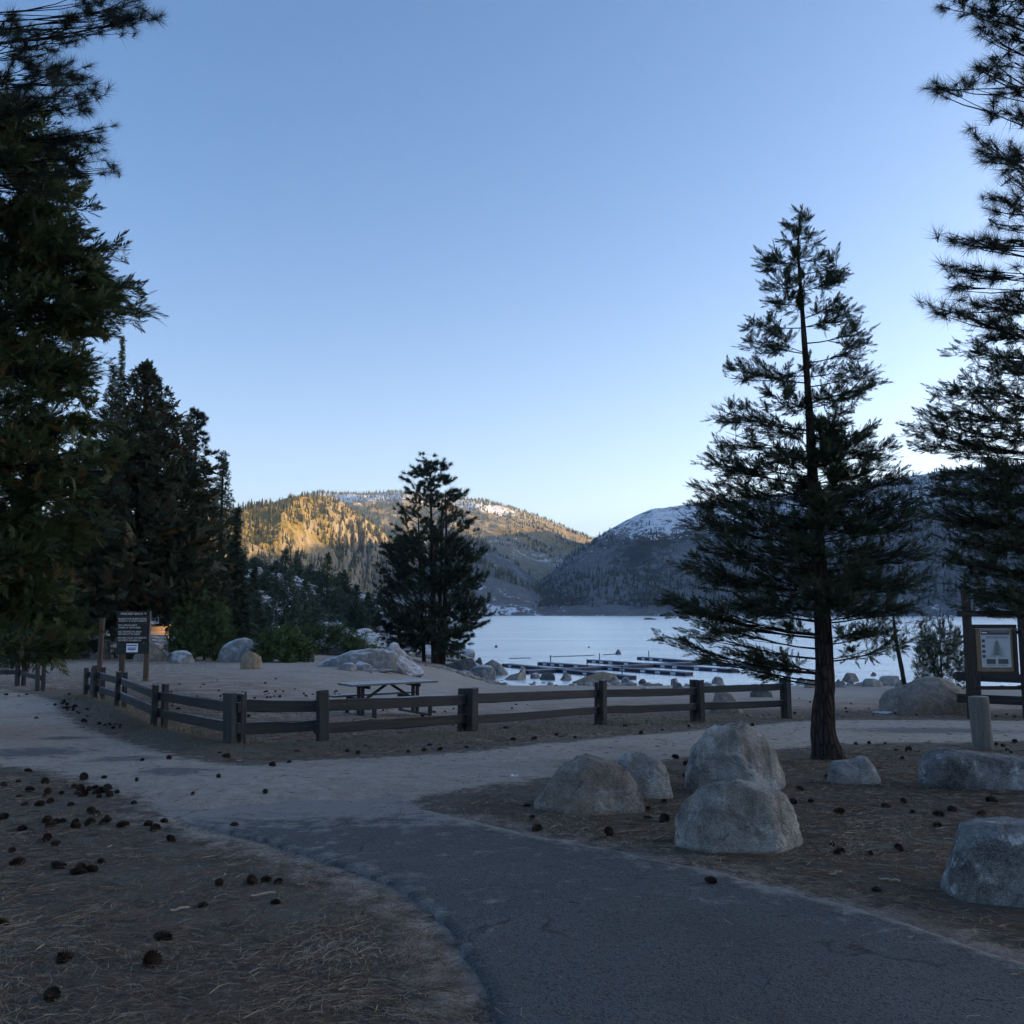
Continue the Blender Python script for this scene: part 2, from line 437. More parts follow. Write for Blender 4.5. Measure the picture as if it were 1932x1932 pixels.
def mat_asphalt():
    t = NT('worn_asphalt'); c = t.coord(kind='World')
    n1 = t.noise(c, .8, 6, .65); n2 = t.noise(c, 6.0, 6, .7)
    v = t.n('TexVoronoi', {'Vector': c, 'Scale': 95.0}); sp = t.n('SeparateColor', {'Color': v.outputs['Color']}).outputs[0]
    v2 = t.n('TexVoronoi', {'Vector': c, 'Scale': 210.0}); sp2 = t.n('SeparateColor', {'Color': v2.outputs['Color']}).outputs[0]
    col = t.mix(t.ramp(n1, [(.35, 0.0), (.65, 1.0)]), (.064, .067, .068), (.096, .098, .098))
    col = t.mix(t.ramp(sp, [(.0, .8), (.25, .4), (.3, 0.0)]), col, (.016, .016, .018))
    col = t.mix(t.ramp(sp2, [(.80, 0.0), (.84, .5)]), col, (.15, .147, .143))
    dust = t.attr('dust')
    f = t.math('ADD', dust, t.math('MULTIPLY', t.math('SUBTRACT', n2, .5), 1.5))
    st = t.noise(t.coord((10, 50, 9), 'World'), 1.0, 4, .6, 1.0)
    f = t.math('ADD', f, t.math('MULTIPLY', t.math('SUBTRACT', st, .5), .6))
    col = t.mix(t.ramp(f, [(.45, 0.0), (.75, .9)]), col, t.mix(sp2, (.19, .172, .155), (.35, .318, .288)))
    crk = t.n('TexVoronoi', {'Vector': t.n('VectorMath', {0: c, 1: t.n('TexNoise', {'Vector': c, 'Scale': 1.7, 'Detail': 6.0}).outputs['Color']}, operation='ADD').outputs[0], 'Scale': .55}, feature='DISTANCE_TO_EDGE').outputs[0]
    ck = t.math('MULTIPLY', t.ramp(crk, [(.0, .8), (.012, 0.0)]), t.ramp(n1, [(.48, 0.0), (.56, 1.0)]))
    col = t.mix(ck, col, (.015, .015, .015))
    blot = t.noise(c, 2.3, 7, .75)
    col = t.mix(t.ramp(blot, [(.55, 0.0), (.68, .4)]), col, (.035, .036, .038))
    h = t.math('ADD', v.outputs['Distance'], t.math('MULTIPLY', v2.outputs['Distance'], .6))
    return t.done(col, .85, t.bump(h, .8, .016), .35)

def build_ground():
    ys = [-30.0]
    while ys[-1] < 1.5: ys.append(ys[-1] + max(.12, abs(ys[-1]) * .12))
    while ys[-1] < 165: ys.append(ys[-1] * 1.0175 + .002)
    ys = np.array(ys)
    s = np.concatenate([np.linspace(-4, -.78, 46)[:-1], np.linspace(-.78, .78, 330), np.linspace(.78, 4, 46)[1:]])
    Y, S = np.meshgrid(ys, s, indexing='ij')
    X = S * (np.maximum(Y, 0) * .92 + 5.5)
    Z = gz(X, Y)
    dirt = poly_sdf(X, Y, DIRT); road = poly_sdf(X, Y, PATH_POLY)
    sand = sstep(-.55, .55, dirt)
    # open beach beyond the fence
    FX = np.array([G(u, v)[:2] for u, v in [(161, 1317), (219, 1338), (289, 1378), (434, 1416), (609, 1410), (890, 1390), (1136, 1370), (1322, 1362), (1487, 1355)]])
    fy = np.interp(X, *(FX[np.argsort(FX[:, 0])].T))
    beyond = Y - fy
    beach = sstep(2.0, 9, beyond) * .62 + sstep(.2, 3, beyond) * .26
    beach = beach * sstep(-16, -9, X - 0 * Y + .0) + .55 * sstep(22, 30, Y) * (1 - sstep(-16, -9, X))
    sand = np.maximum(sand, np.where(beyond > 0, beach, 0))
    sand = np.maximum(sand, .55 * sstep(-.7, -.05, road) * (1 - sstep(7, 9, Y)))     # dusty shoulders
    berm = np.exp(-((beyond + .25) / .55) ** 2) * (X > FX[:, 0].min() - .5) * (X < FX[:, 0].max() + .6)
    Z = Z + .10 * berm * (1 - sstep(0, 3, X))
    rust = sstep(-1.0, 1.4, -dirt) * (Y < 12) * .55 + berm * .5 + .9 * sstep(0, 1, beyond) * (1 - sstep(6, 22, beyond))
    isl = sstep(0, .5, -road) * sstep(-.1, .5, X - .2) * (Y < 11)
    rust = np.clip(np.maximum(rust, isl * .9), 0, 1)
    grass = np.clip(berm * (X < -1), 0, 1) * .6
    asph = np.zeros_like(X)
    for (u, v, ru, rv) in [(60, 1420, 170, 16), (230, 1432, 110, 9), (120, 1393, 80, 5), (330, 1455, 120, 12), (1750, 1378, 260, 9)]:
        c = G(u, v); e = G(u + ru, v); tpt = G(u, v - rv)
        a, b = abs(e[0] - c[0]), abs(tpt[1] - c[1])
        asph = np.maximum(asph, np.exp(-((X - c[0]) / a) ** 2 - ((Y - c[1]) / b) ** 2) * .75)
    # litter mounds under the road sheet are pressed down so that the asphalt lies on top
    Z = np.where(road > .12, Z - .03, Z)
    ny, nx = X.shape
    i = np.arange(ny - 1)[:, None]; j = np.arange(nx - 1)[None]
    a = i * nx + j
    F = np.stack([a, a + 1, a + nx + 1, a + nx], -1).reshape(-1, 4)
    V = np.stack([X, Y, Z], -1).reshape(-1, 3)
    me = mesh_np('ground', V, F, {'sand': sand.ravel(), 'rust': rust.ravel(), 'asph': asph.ravel(), 'grass': grass.ravel()}, True)
    o = obj('ground', me, mat_ground()); tag(o, kind='structure')
    # asphalt path, a sheet about 3 cm proud with a crumbling edge, running out under the sand
    M = 46; q = np.linspace(0, 1, M)
    A = PL[:, None] * (1 - q[None, :, None]) + PR[:, None] * q[None, :, None]
    wv = .07 * fbm2(A[..., 0] * 2.5, A[..., 1] * 2.5, 5, z=9.0, gain=.65)
    A = A + wv[..., None]
    n = len(PL); tt = np.linspace(0, 1, n)[:, None] * np.ones((1, M))
    zz = gz(A[..., 0], A[..., 1])
    ed = np.minimum(q, 1 - q)[None] * np.ones((n, 1))
    off = .028 + .008 * fbm2(A[..., 0] * 1.3, A[..., 1] * 1.3, 3)
    end = sstep(.90, 1.0, tt + .05 * fbm2(A[..., 0], A[..., 1], 3, z=4))
    off = off - .06 * end
    off = off - np.where(ed < .012, .075, 0) - .012 * np.exp(-(ed / .03) ** 2)
    dust = np.clip(np.exp(-(1 - q[None]) / .05) * .75 + np.exp(-q[None] / .05) * .35 + sstep(.52, .80, tt) * .36 + sstep(.86, .98, tt) * .6, 0, 1) * np.ones((n, M))
    V = np.concatenate([A, (zz + off)[..., None]], -1).reshape(-1, 3)
    i = np.arange(n - 1)[:, None]; j = np.arange(M - 1)[None]; a = i * M + j
    F = np.stack([a, a + 1, a + M + 1, a + M], -1).reshape(-1, 4)
    o = obj('asphalt_path', mesh_np('asphalt_path', V, F, {'dust': dust.ravel()}, True), mat_asphalt()); tag(o, kind='structure')
build_ground()

# ================================================================== LAKE
def mat_water():
    t = NT('lake_water'); c = t.coord(kind='World')
    a = t.noise(t.coord((.55, 1.0, 1), 'World'), 1.2, 5, .65, .3)
    b = t.noise(t.coord((.22, .5, 1), 'World'), .35, 4, .6, .2)
    big = t.noise(t.coord((.02, .10, 1), 'World'), 1.0, 4, .6, .5)
    h = t.math('MULTIPLY', t.math('ADD', t.math('MULTIPLY', a, .6), b), t.ramp(big, [(.35, .35), (.65, 1.5)]))
    n = t.bump(h, 1.0, .62)
    gl = t.n('BsdfGlossy', {'Color': (.99, .98, .94, 1), 'Roughness': .24, 'Normal': n}); df = t.n('BsdfDiffuse', {'Color': (.05, .09, .11, 1)})
    fr = t.n('LayerWeight', {'Blend': .78}).outputs['Fresnel']
    mx = t.n('MixShader', {0: fr, 1: df, 2: gl}); t.t.links.new(mx.outputs[0], t.out.inputs['Surface'])
    return t.m
def build_lake():
    rs = np.concatenate([np.linspace(40, 140, 40), np.geomspace(145, 3200, 40)])
    az = np.linspace(-.5, 1.9, 60)
    R, A = np.meshgrid(rs, az, indexing='ij')
    V = np.stack([R * np.sin(A), R * np.cos(A), np.full(R.shape, LAKE)], -1).reshape(-1, 3)
    n, m = R.shape; i = np.arange(n - 1)[:, None]; j = np.arange(m - 1)[None]; a = i * m + j
    F = np.stack([a, a + m, a + m + 1, a + 1], -1).reshape(-1, 4)
    o = obj('lake', mesh_np('lake', V, F, smooth=True), mat_water()); tag(o, kind='structure')
build_lake()

# ================================================================== HILLS
def mat_hill(name, rock=(.30, .285, .27), brush=(.060, .055, .034), snow_col=(.78, .80, .84)):
    t = NT(name); c = t.coord(kind='World')
    n1 = t.noise(c, .012, 7, .68); n2 = t.noise(c, .05, 6, .7); n3 = t.noise(t.coord((1, 1, .25), 'World'), .16, 5, .7)
    rk = t.mix(t.ramp(n2, [(.3, 0.0), (.7, 1.0)]), tuple(x * .62 for x in rock), rock)
    rk = t.mix(t.ramp(n3, [(.5, 0.0), (.66, .6)]), rk, (.10, .09, .085))
    f = t.math('ADD', t.attr('brush'), t.math('MULTIPLY', t.math('SUBTRACT', t.math('ADD', n1, t.math('MULTIPLY', n3, .8)), .9), 1.7))
    br = t.mix(n3, brush, tuple(x * 1.9 for x in brush))
    col = t.mix(t.ramp(f, [(.40, 0.0), (.60, 1.0)]), rk, br)
    s = t.math('ADD', t.attr('snow'), t.math('MULTIPLY', t.math('SUBTRACT', t.math('ADD', n2, n3), 1.0), 1.6))
    col = t.mix(t.ramp(s, [(.47, 0.0), (.60, 1.0)]), col, snow_col)
    h = t.math('ADD', n2, t.math('MULTIPLY', n3, .5))
    return t.done(col, .95, t.bump(h, .8, 9.0), .1)
def tan_e(u, v):
    d = ray(u, v); return d[2] / math.hypot(d[0], d[1])
def az_of(u):
    return math.atan((u - FW / 2) / FOC)
HILL = {}
def make_hill(name, crest, r0, r1, rb, material, amp=14, nsc=150.0, back=.93, prof=1.0, na=350, nr=100, brush=.5, snow=(0, 0, 0), extra=None, shoreband=True, az_extra=(), lump=.0, seed=0.0, r0_az=None, r1_az=None, snow_fn=None):
    """crest: (photo u, photo v) of the skyline; r0 foot, r1 crest and rb far distance in metres"""
    ca = np.array([az_of(u) for u, v in crest] + [a for a, e in az_extra]); ce = np.array([tan_e(u, v) for u, v in crest] + [e for a, e in az_extra])
    def E(a):
        return np.interp(a, ca, ce)
    def height(A, R):
        x, y = R * np.sin(A), R * np.cos(A)
        q0 = np.interp(A, *np.array(r0_az).T) if r0_az else r0
        q1 = np.interp(A, *np.array(r1_az).T) if r1_az else r1
        t = (R - q0) / (q1 - q0)
        zc = E(A) * q1 + CAMZ
        tc = np.clip(t, 0, 1)
        pr = tc ** prof
        if lump: pr = pr + lump * np.sin(tc * np.pi) * fbm2(x / (nsc * 4) + seed, y / (nsc * 4), 3)
        z = (LAKE - 3) + (zc - LAKE + 3) * pr
        zb = zc * (1 + (R - q1) / q1 * back)
        z = np.where(t > 1, zb, z) - np.where(t < 0, 4, 0)
        env = .25 + .75 * np.sin(np.clip(t, 0, 1) * np.pi) ** .6
        env = env * sstep(0, .12, t)
        z = z + amp * env * fbm2(x / nsc + seed, y / nsc, 5, True, .55) + amp * .25 * env * fbm2(x / (nsc * .18) + seed, y / (nsc * .18), 3, True)
        if extra is not None: z = z + extra(A, R, x, y, t)
        return z
    a0, a1 = ca.min(), ca.max()
    inn = np.linspace(max(a0, -.56), min(a1, .56), na)
    azs = inn
    if a0 < -.56: azs = np.concatenate([np.linspace(a0, -.56, 40)[:-1], azs])
    if a1 > .56: azs = np.concatenate([azs, np.linspace(.56, a1, 60)[1:]])
    t = np.concatenate([np.linspace(-.03, 1.0, nr), np.linspace(1.0, (rb - r1) / (r1 - r0) + 1, 24)[1:]])
    T, A = np.meshgrid(t, azs, indexing='ij')
    q0 = np.interp(A, *np.array(r0_az).T) if r0_az else r0
    q1 = np.interp(A, *np.array(r1_az).T) if r1_az else r1
    R = q0 + (q1 - q0) * T
    Z = height(A, R)
    V = np.stack([R * np.sin(A), R * np.cos(A), Z], -1)
    gy = np.gradient(V, axis=0); gx = np.gradient(V, axis=1)
    N = np.cross(gx, gy); N /= np.linalg.norm(N, axis=-1)[..., None] + 1e-9
    flat = np.abs(N[..., 2])
    sn_base, sn_h0, sn_amt = snow
    sn = sn_base + sn_amt * sstep(sn_h0, sn_h0 * 1.8 + 20, Z) + .35 * fbm2(V[..., 0] / 220, V[..., 1] / 220, 4, z=5.5) - .8 * sstep(.75, .4, flat)
    b = brush + .5 * fbm2(V[..., 0] / 300, V[..., 1] / 300, 4, z=2.5) - .9 * sstep(.72, .45, flat)
    if snow_fn is not None: sn = sn + snow_fn(np.tan(A) * FOC + FW / 2, T)
    if shoreband:
        sb = sstep(13, 5, Z + 5 * fbm2(V[..., 0] / 60, V[..., 1] / 60, 3))
        b = b - 1.6 * sb; sn = sn + .22 * sb
    n, m = R.shape; i = np.arange(n - 1)[:, None]; j = np.arange(m - 1)[None]; aa = i * m + j
    F = np.stack([aa, aa + 1, aa + m + 1, aa + m], -1).reshape(-1, 4)
    me = mesh_np(name, V.reshape(-1, 3), F, {'snow': sn.ravel(), 'brush': b.ravel()}, True)
    o = obj(name, me, material); tag(o, kind='structure')
    HILL[name] = dict(h=height, a=(a0, a1), r0=r0, r1=r1, b=(azs, t, b, sn, flat), rf=lambda A, T: (np.interp(A, *np.array(r0_az).T) if r0_az else r0) + ((np.interp(A, *np.array(r1_az).T) if r1_az else r1) - (np.interp(A, *np.array(r0_az).T) if r0_az else r0)) * T)
    return o
M_HILL_A = mat_hill('granite_and_brush_sun_gold', (.36, .29, .19), (.19, .135, .036))  # warm sunlight worked into the rock and brush colours
M_HILL_C = mat_hill('granite_brush_and_snow_shaded', (.20, .20, .205), (.030, .030, .028))  # rock and brush darkened to deepen the ridge's shade
M_HILL_D = mat_hill('talus_granite', (.34, .33, .33), (.05, .05, .034))

def cliff(A, R, x, y, t):
    u = np.tan(A) * FOC + FW / 2
    g = 15 * np.sin(np.clip(t, 0, 1) * np.pi) * fbm2(x / 75 + .25 * y / 75, y / 420, 3, True)
    return g + 26 * np.sin(np.clip(t, 0, 1) * np.pi) * np.clip(fbm2(u / 14.0, t * 2.2, 3, True), -1, 1) * sstep(600, 680, u)
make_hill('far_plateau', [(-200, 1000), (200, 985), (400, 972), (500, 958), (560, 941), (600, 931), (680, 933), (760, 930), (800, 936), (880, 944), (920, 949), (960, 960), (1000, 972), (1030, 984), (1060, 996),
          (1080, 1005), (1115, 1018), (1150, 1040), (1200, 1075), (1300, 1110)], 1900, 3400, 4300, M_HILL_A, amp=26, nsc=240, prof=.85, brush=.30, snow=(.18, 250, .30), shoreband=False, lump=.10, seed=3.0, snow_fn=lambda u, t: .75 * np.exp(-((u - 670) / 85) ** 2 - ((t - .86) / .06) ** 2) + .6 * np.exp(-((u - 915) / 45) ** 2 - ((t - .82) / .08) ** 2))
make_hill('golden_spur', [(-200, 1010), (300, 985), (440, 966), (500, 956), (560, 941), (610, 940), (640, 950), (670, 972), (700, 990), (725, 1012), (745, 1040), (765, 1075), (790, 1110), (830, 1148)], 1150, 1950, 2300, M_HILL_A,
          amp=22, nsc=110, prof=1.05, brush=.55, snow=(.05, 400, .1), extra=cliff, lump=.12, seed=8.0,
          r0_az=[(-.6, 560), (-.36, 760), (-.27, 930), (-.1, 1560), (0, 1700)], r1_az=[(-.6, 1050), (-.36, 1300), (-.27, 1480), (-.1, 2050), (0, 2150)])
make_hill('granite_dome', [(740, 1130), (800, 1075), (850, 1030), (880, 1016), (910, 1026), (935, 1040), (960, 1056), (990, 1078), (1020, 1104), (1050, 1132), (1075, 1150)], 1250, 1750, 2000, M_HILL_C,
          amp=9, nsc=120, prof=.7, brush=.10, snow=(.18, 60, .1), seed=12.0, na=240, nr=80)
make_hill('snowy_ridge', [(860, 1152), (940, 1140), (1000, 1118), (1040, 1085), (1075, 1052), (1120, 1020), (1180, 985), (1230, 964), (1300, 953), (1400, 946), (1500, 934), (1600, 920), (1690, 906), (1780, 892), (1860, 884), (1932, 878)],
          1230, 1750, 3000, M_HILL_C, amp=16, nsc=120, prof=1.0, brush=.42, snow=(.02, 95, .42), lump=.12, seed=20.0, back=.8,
          az_extra=[(.7, .152), (.85, .160), (1.0, .166), (1.2, .174), (1.5, .180), (1.65, .175), (1.85, .10)], r0_az=[(-.1, 1230), (.5, 1230), (.8, 900), (1.2, 500), (1.85, 350)], r1_az=[(-.1, 1750), (.55, 1800), (.8, 1500), (1.2, 1200), (1.85, 1000)], snow_fn=lambda u, t: .26 * sstep(.5, .95, t) * sstep(1420, 1280, u) + .3 * np.exp(-((u - 1240) / 50) ** 2 - ((t - .62) / .1) ** 2))  # unseen ridge beyond the frame, its height shaped to shade the foreground
# near shore slope on the left: broken granite rising from the water
def slope_d():
    ys = np.geomspace(75, 900, 170); s = np.concatenate([np.linspace(0, .12, 70)[:-1], np.linspace(.12, 1, 110)])
    Y, S = np.meshgrid(ys, s, indexing='ij')
    xs = np.interp(Y, SHORE[::1][:, 1][4:], SHORE[:, 0][4:])
    W = 30 + Y * .75
    X = xs + 4 - S * W
    D = np.clip(xs - X, -6, None)
    Z = height_d(X, Y)
    V = np.stack([X, Y, Z], -1)
    sn = .10 + .3 * fbm2(X / 14, Y / 14, 4, z=1) ; b = -.15 + .75 * sstep(8, 40, D) + .5 * fbm2(X / 30, Y / 30, 4, z=2)
    n, m = X.shape; i = np.arange(n - 1)[:, None]; j = np.arange(m - 1)[None]; a = i * m + j
    F = np.stack([a, a + m, a + m + 1, a + 1], -1).reshape(-1, 4)
    t = NT('talus_granite_near'); c = t.coord(kind='World')
    v = t.n('TexVoronoi', {'Vector': c, 'Scale': .45}, feature='F1'); vs = t.n('SeparateColor', {'Color': v.outputs['Color']}).outputs[0]
    n1 = t.noise(c, .12, 6, .7); n2 = t.noise(c, .8, 5, .7)
    rk = t.mix(vs, (.15, .145, .145), (.36, .35, .345))
    rk = t.mix(t.ramp(v.outputs['Distance'], [(.55, 0.0), (.9, .85)]), rk, (.04, .036, .03))
    f = t.math('ADD', t.attr('brush'), t.math('MULTIPLY', t.math('SUBTRACT', t.math('ADD', n1, n2), 1.0), 1.6))
    col = t.mix(t.ramp(f, [(.40, 0.0), (.62, 1.0)]), rk, t.mix(n2, (.035, .034, .022), (.085, .078, .045)))
    s_ = t.math('ADD', t.attr('snow'), t.math('MULTIPLY', t.math('SUBTRACT', t.math('ADD', n2, vs), 1.0), 1.1))
    col = t.mix(t.ramp(s_, [(.48, 0.0), (.62, .9)]), col, (.70, .73, .78))
    m_ = t.done(col, .95, t.bump(t.math('ADD', t.math('MULTIPLY', v.outputs['Distance'], -1.0), n2), .9, 1.2), .1)
    o = obj('talus_slope', mesh_np('talus_slope', V.reshape(-1, 3), F, {'snow': sn.ravel(), 'brush': b.ravel()}, True), m_); tag(o, kind='structure')
def height_d(X, Y):
    X = np.asarray(X, float); Y = np.asarray(Y, float)
    xs = np.interp(Y, SHORE[:, 1][4:], SHORE[:, 0][4:])
    D = xs - X
    g = sstep(95, 210, Y)
    top = 44.0
    Z = LAKE - .4 + np.where(D > 0, top * (1 - np.exp(-np.clip(D, 0, None) * .36 / top)), D * .3) * (.06 + .94 * g)
    Z = Z + sstep(1, 8, D) * (1.6 * g * fbm2(X / 16, Y / 16, 4, True) + .7 * fbm2(X / 3.2, Y / 3.2, 3, True) * (.4 + .6 * g)) - .3 * (1 - g)
    return Z
slope_d()

# ------------------------------------------------------------------ conifers on the hillsides
def far_conifer(seed, tiers=4, sides=5):
    r = np.random.RandomState(seed); V, F = [], []
    for k in range(tiers):
        z1 = .10 + .82 * k / tiers; z2 = min(1.0, z1 + .36 * (1 - .4 * k / tiers) + .05)
        rad = .165 * (1 - k / tiers) ** .8 + .02
        b = len(V); V.append((r.normal() * .01, r.normal() * .01, z2))
        for s in range(sides):
            th = 2 * math.pi * (s + r.uniform(-.3, .3)) / sides
            q = rad * r.uniform(.55, 1.25)
            V.append((q * math.cos(th), q * math.sin(th), z1 + r.uniform(-.05, .04)))
        for s in range(sides):
            F.append((b, b + 1 + s, b + 1 + (s + 1) % sides))
    return np.array(V), np.array(F)
FARC = [far_conifer(s) for s in range(5)]
M_FAR = mat_leaf('far_conifer_needles_sunlit', (.035, .040, .020), (.105, .095, .035), transl=.0)  # sunlit copy, golden light added to the needle colour
M_FAR2 = mat_leaf('far_conifer_needles_shaded', (.018, .023, .017), (.042, .046, .028), transl=.0)  # shaded copy of the needles, darker colour standing in for shade
def hill_trees(seed):
    r = np.random.RandomState(seed)
    near = []
    for nm, cnt, hmin, hmax, tlo, thi, ulo, uhi, dens in [
            ('golden_spur', 1900, 6, 13, .10, 1.0, 400, 800, .12), ('far_plateau', 2800, 9, 15, .35, 1.03, 400, 1130, .12),
            ('granite_dome', 500, 8, 14, .05, .95, 840, 1060, .0), ('snowy_ridge', 4200, 5, 12, .05, 1.02, 1000, 1960, .20)]:
        H = HILL[nm]
        A = np.arctan((r.uniform(ulo, uhi, cnt * 3) - FW / 2) / FOC)
        T = tlo + (thi - tlo) * r.uniform(0, 1, cnt * 3)
        R = H['rf'](A, T); x, y = R * np.sin(A), R * np.cos(A)
        z = H['h'](A, R)
        m = fbm2(x / 170, y / 170, 4, z=8.8) + .35 * fbm2(x / 40, y / 40, 2, z=1.8)
        if nm == 'snowy_ridge': m = m - .18 + .75 * sstep(75, 25, z) + .35 * sstep(.16, .3, A)
        if nm == 'far_plateau': m = m + .5 * sstep(.82, 1.0, T)
        if nm == 'golden_spur': m = m + .3 * sstep(.45, .8, T)
        ok = (m > -dens + .12) & (z > LAKE + 11)
        idx = np.nonzero(ok)[0][:cnt]
        hh = r.uniform(hmin, hmax, len(idx)) * np.where(r.rand(len(idx)) < .25, .6, 1)
        px_h = hh / R[idx]
        order = np.argsort(-px_h)
        nsel = {'golden_spur': 120, 'far_plateau': 40, 'granite_dome': 15, 'snowy_ridge': 115}[nm]
        lab = {'golden_spur': 'small conifer on the golden sunlit spur of the left mountain', 'far_plateau': 'tiny conifer on the high plateau behind the golden spur',
               'granite_dome': 'tiny conifer on the bare granite dome beyond the lake', 'snowy_ridge': 'small dark conifer on the shaded snowy ridge across the lake'}[nm]
        # individuals come first where they stand clear of the rest
        for k in order[:nsel]:
            i = idx[k]
            near.append((x[i], y[i], z[i] - .5, hh[k], lab, nm))
        rest = order[nsel:]
        Vs, Fs, Ts, off = [], [], [], 0
        for v in range(len(FARC)):
            kk = rest[v::len(FARC)]
            if not len(kk): continue
            tv, tf = FARC[v]
            i = idx[kk]; sc = hh[kk]; wid = sc * r.uniform(.8, 1.35, len(kk)); ang = r.uniform(0, 6.28, len(kk))
            ca, sa = np.cos(ang)[:, None], np.sin(ang)[:, None]
            X = (tv[None, :, 0] * ca - tv[None, :, 1] * sa) * wid[:, None] + x[i][:, None]
            Yy = (tv[None, :, 0] * sa + tv[None, :, 1] * ca) * wid[:, None] + y[i][:, None]
            Zz = tv[None, :, 2] * sc[:, None] + z[i][:, None] - .6
            Vs.append(np.stack([X, Yy, Zz], -1).reshape(-1, 3))
            Fs.append((tf[None] + (np.arange(len(kk)) * len(tv))[:, None, None]).reshape(-1, 3) + off)
            Ts.append(np.repeat(r.uniform(0, 1, len(kk)), len(tv)))
            off += len(kk) * len(tv)
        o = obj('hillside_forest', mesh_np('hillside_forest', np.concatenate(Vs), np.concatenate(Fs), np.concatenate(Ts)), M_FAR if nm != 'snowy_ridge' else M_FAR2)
        tag(o, {'golden_spur': 'scattered conifers covering the sunlit golden spur', 'far_plateau': 'hazy conifers along the high plateau skyline', 'granite_dome': 'sparse conifers on the granite dome',
                'snowy_ridge': 'dark conifers covering the shaded ridge across the lake'}[nm], 'forest', kind='stuff')
    protos = {}
    for k, (x, y, z, h, lab, nm) in enumerate(near):
        v = k % len(FARC)
        if (v, nm == 'snowy_ridge') not in protos:
            tv, tf = FARC[v]
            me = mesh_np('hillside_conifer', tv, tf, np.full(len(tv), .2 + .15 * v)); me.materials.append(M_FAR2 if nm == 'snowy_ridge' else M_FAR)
            protos[(v, nm == 'snowy_ridge')] = me
        o = bpy.data.objects.new('hillside_conifer', protos[(v, nm == 'snowy_ridge')]); COL.objects.link(o)
        o.location = (x, y, z); w = h * r.uniform(.85, 1.3); o.scale = (w, w, h); o.rotation_euler = (0, 0, r.uniform(0, 6.28))
        tag(o, lab, 'tree', 'conifers on the ' + nm.replace('_', ' '))
hill_trees(5)

# ================================================================== TREES
def rot_frames(D, rs, roll=1.0, upbias=True):
    """frames whose X axis is D; Z roughly up with random roll"""
    D = D / (np.linalg.norm(D, axis=1)[:, None] + 1e-9)
    up = np.tile(np.array([0, 0, 1.0]), (len(D), 1)) + rs.normal(size=D.shape) * .15
    Yv = np.cross(up, D); Yv /= np.linalg.norm(Yv, axis=1)[:, None] + 1e-9
    Zv = np.cross(D, Yv)
    a = rs.normal(size=len(D)) * roll
    c, s = np.cos(a)[:, None], np.sin(a)[:, None]
    Y2, Z2 = Yv * c + Zv * s, -Yv * s + Zv * c
    return np.stack([D, Y2, Z2], -1)
def spray_cedar(seed, nb=13, w=.075):
    """flat fan of scale-leaf blades along a twig; unit length along +X"""
    r = np.random.RandomState(seed); V, F = [], []
    def blade(p, ang, L, lift, ww):
        d = np.array([math.cos(ang), math.sin(ang), lift]); d /= np.linalg.norm(d)
        s = np.cross(d, [0, 0, 1.0]); s /= np.linalg.norm(s)
        b = len(V)
        m = p + d * L * .55 + np.array([0, 0, .02 * L])
        V.extend([p + d * L * .12 - s * ww * .62, p + d * L * .3 + s * ww * .62, p + d * L + np.array([0, 0, .10 * L])]); F.append((b, b + 1, b + 2))
    for k in range(nb):
        t = k / (nb - 1); sd = 1 if k % 2 else -1
        p = np.array([t * .72, 0, .06 * t * t])
        L = (.46 * (1 - .45 * t)) * r.uniform(.75, 1.2)
        blade(p, sd * (.62 - .35 * t) + r.normal() * .12, L, r.normal() * .12 + .08, w * r.uniform(.8, 1.2))
    blade(np.array([.55, 0, .03]), 0.0, .48, .1, w)
    return np.array(V), np.array(F)
def tuft_pine(seed, n=46, w=.010, L0=.75, spread=1.25, core=.35):
    """brush of long needles round a twig tip; needles of about unit length, pointing forward along +X"""
    r = np.random.RandomState(seed); V, F = [], []
    for k in range(n):
        p = np.array([-core * r.rand() , 0, 0])
        th = r.uniform(0, 2 * math.pi); el = abs(r.normal()) * .45 * spread + .12
        el = min(el, 1.75)
        d = np.array([math.cos(el), math.sin(el) * math.cos(th), math.sin(el) * math.sin(th)])
        L = L0 * r.uniform(.7, 1.15)
        s = np.cross(d, r.normal(size=3)); s /= np.linalg.norm(s) + 1e-9
        b = len(V)
        V.extend([p - s * w * .5, p + s * w * .5, p + d * L]); F.append((b, b + 1, b + 2))
    return np.array(V), np.array(F)
def tuft_fir(seed, n=15, w=.085):
    r = np.random.RandomState(seed); V, F = [], []
    for k in range(n):
        t = k / n; p = np.array([t * .85, 0, 0]); sd = 1 if k % 2 else -1
        ang = sd * r.uniform(.4, .95); d = np.array([math.cos(ang), math.sin(ang), r.uniform(-.15, .35)]); L = .34 * r.uniform(.7, 1.3)
        s = np.cross(d, [0, 0, 1.0]); s /= np.linalg.norm(s)
        b = len(V); V.extend([p - s * w * .35, p + s * w * .35, p + d * L]); F.append((b, b + 1, b + 2))
    return np.array(V), np.array(F)
def scatter_templates(templates, pos, frames, scale, tone):
    Vs, Fs, Ts, off = [], [], [], 0
    nT = len(templates)
    for k, (tv, tf) in enumerate(templates):
        i = np.arange(k, len(pos), nT)
        if not len(i): continue
        V = np.einsum('nij,vj->nvi', frames[i], tv) * scale[i][:, None, None] + pos[i][:, None]
        Vs.append(V.reshape(-1, 3)); Fs.append((tf[None] + (np.arange(len(i)) * len(tv))[:, None, None]).reshape(-1, tf.shape[1]) + off)
        Ts.append(np.repeat(tone[i], len(tv))); off += len(i) * len(tv)
    return np.concatenate(Vs), np.concatenate(Fs), np.concatenate(Ts)
CEDAR = [spray_cedar(s, 16, .049) for s in range(6)]
CEDAR_BIG = [spray_cedar(s + 10, 16, .060) for s in range(6)]
CEDAR_FAR = [spray_cedar(s + 40, 8, .20) for s in range(5)]
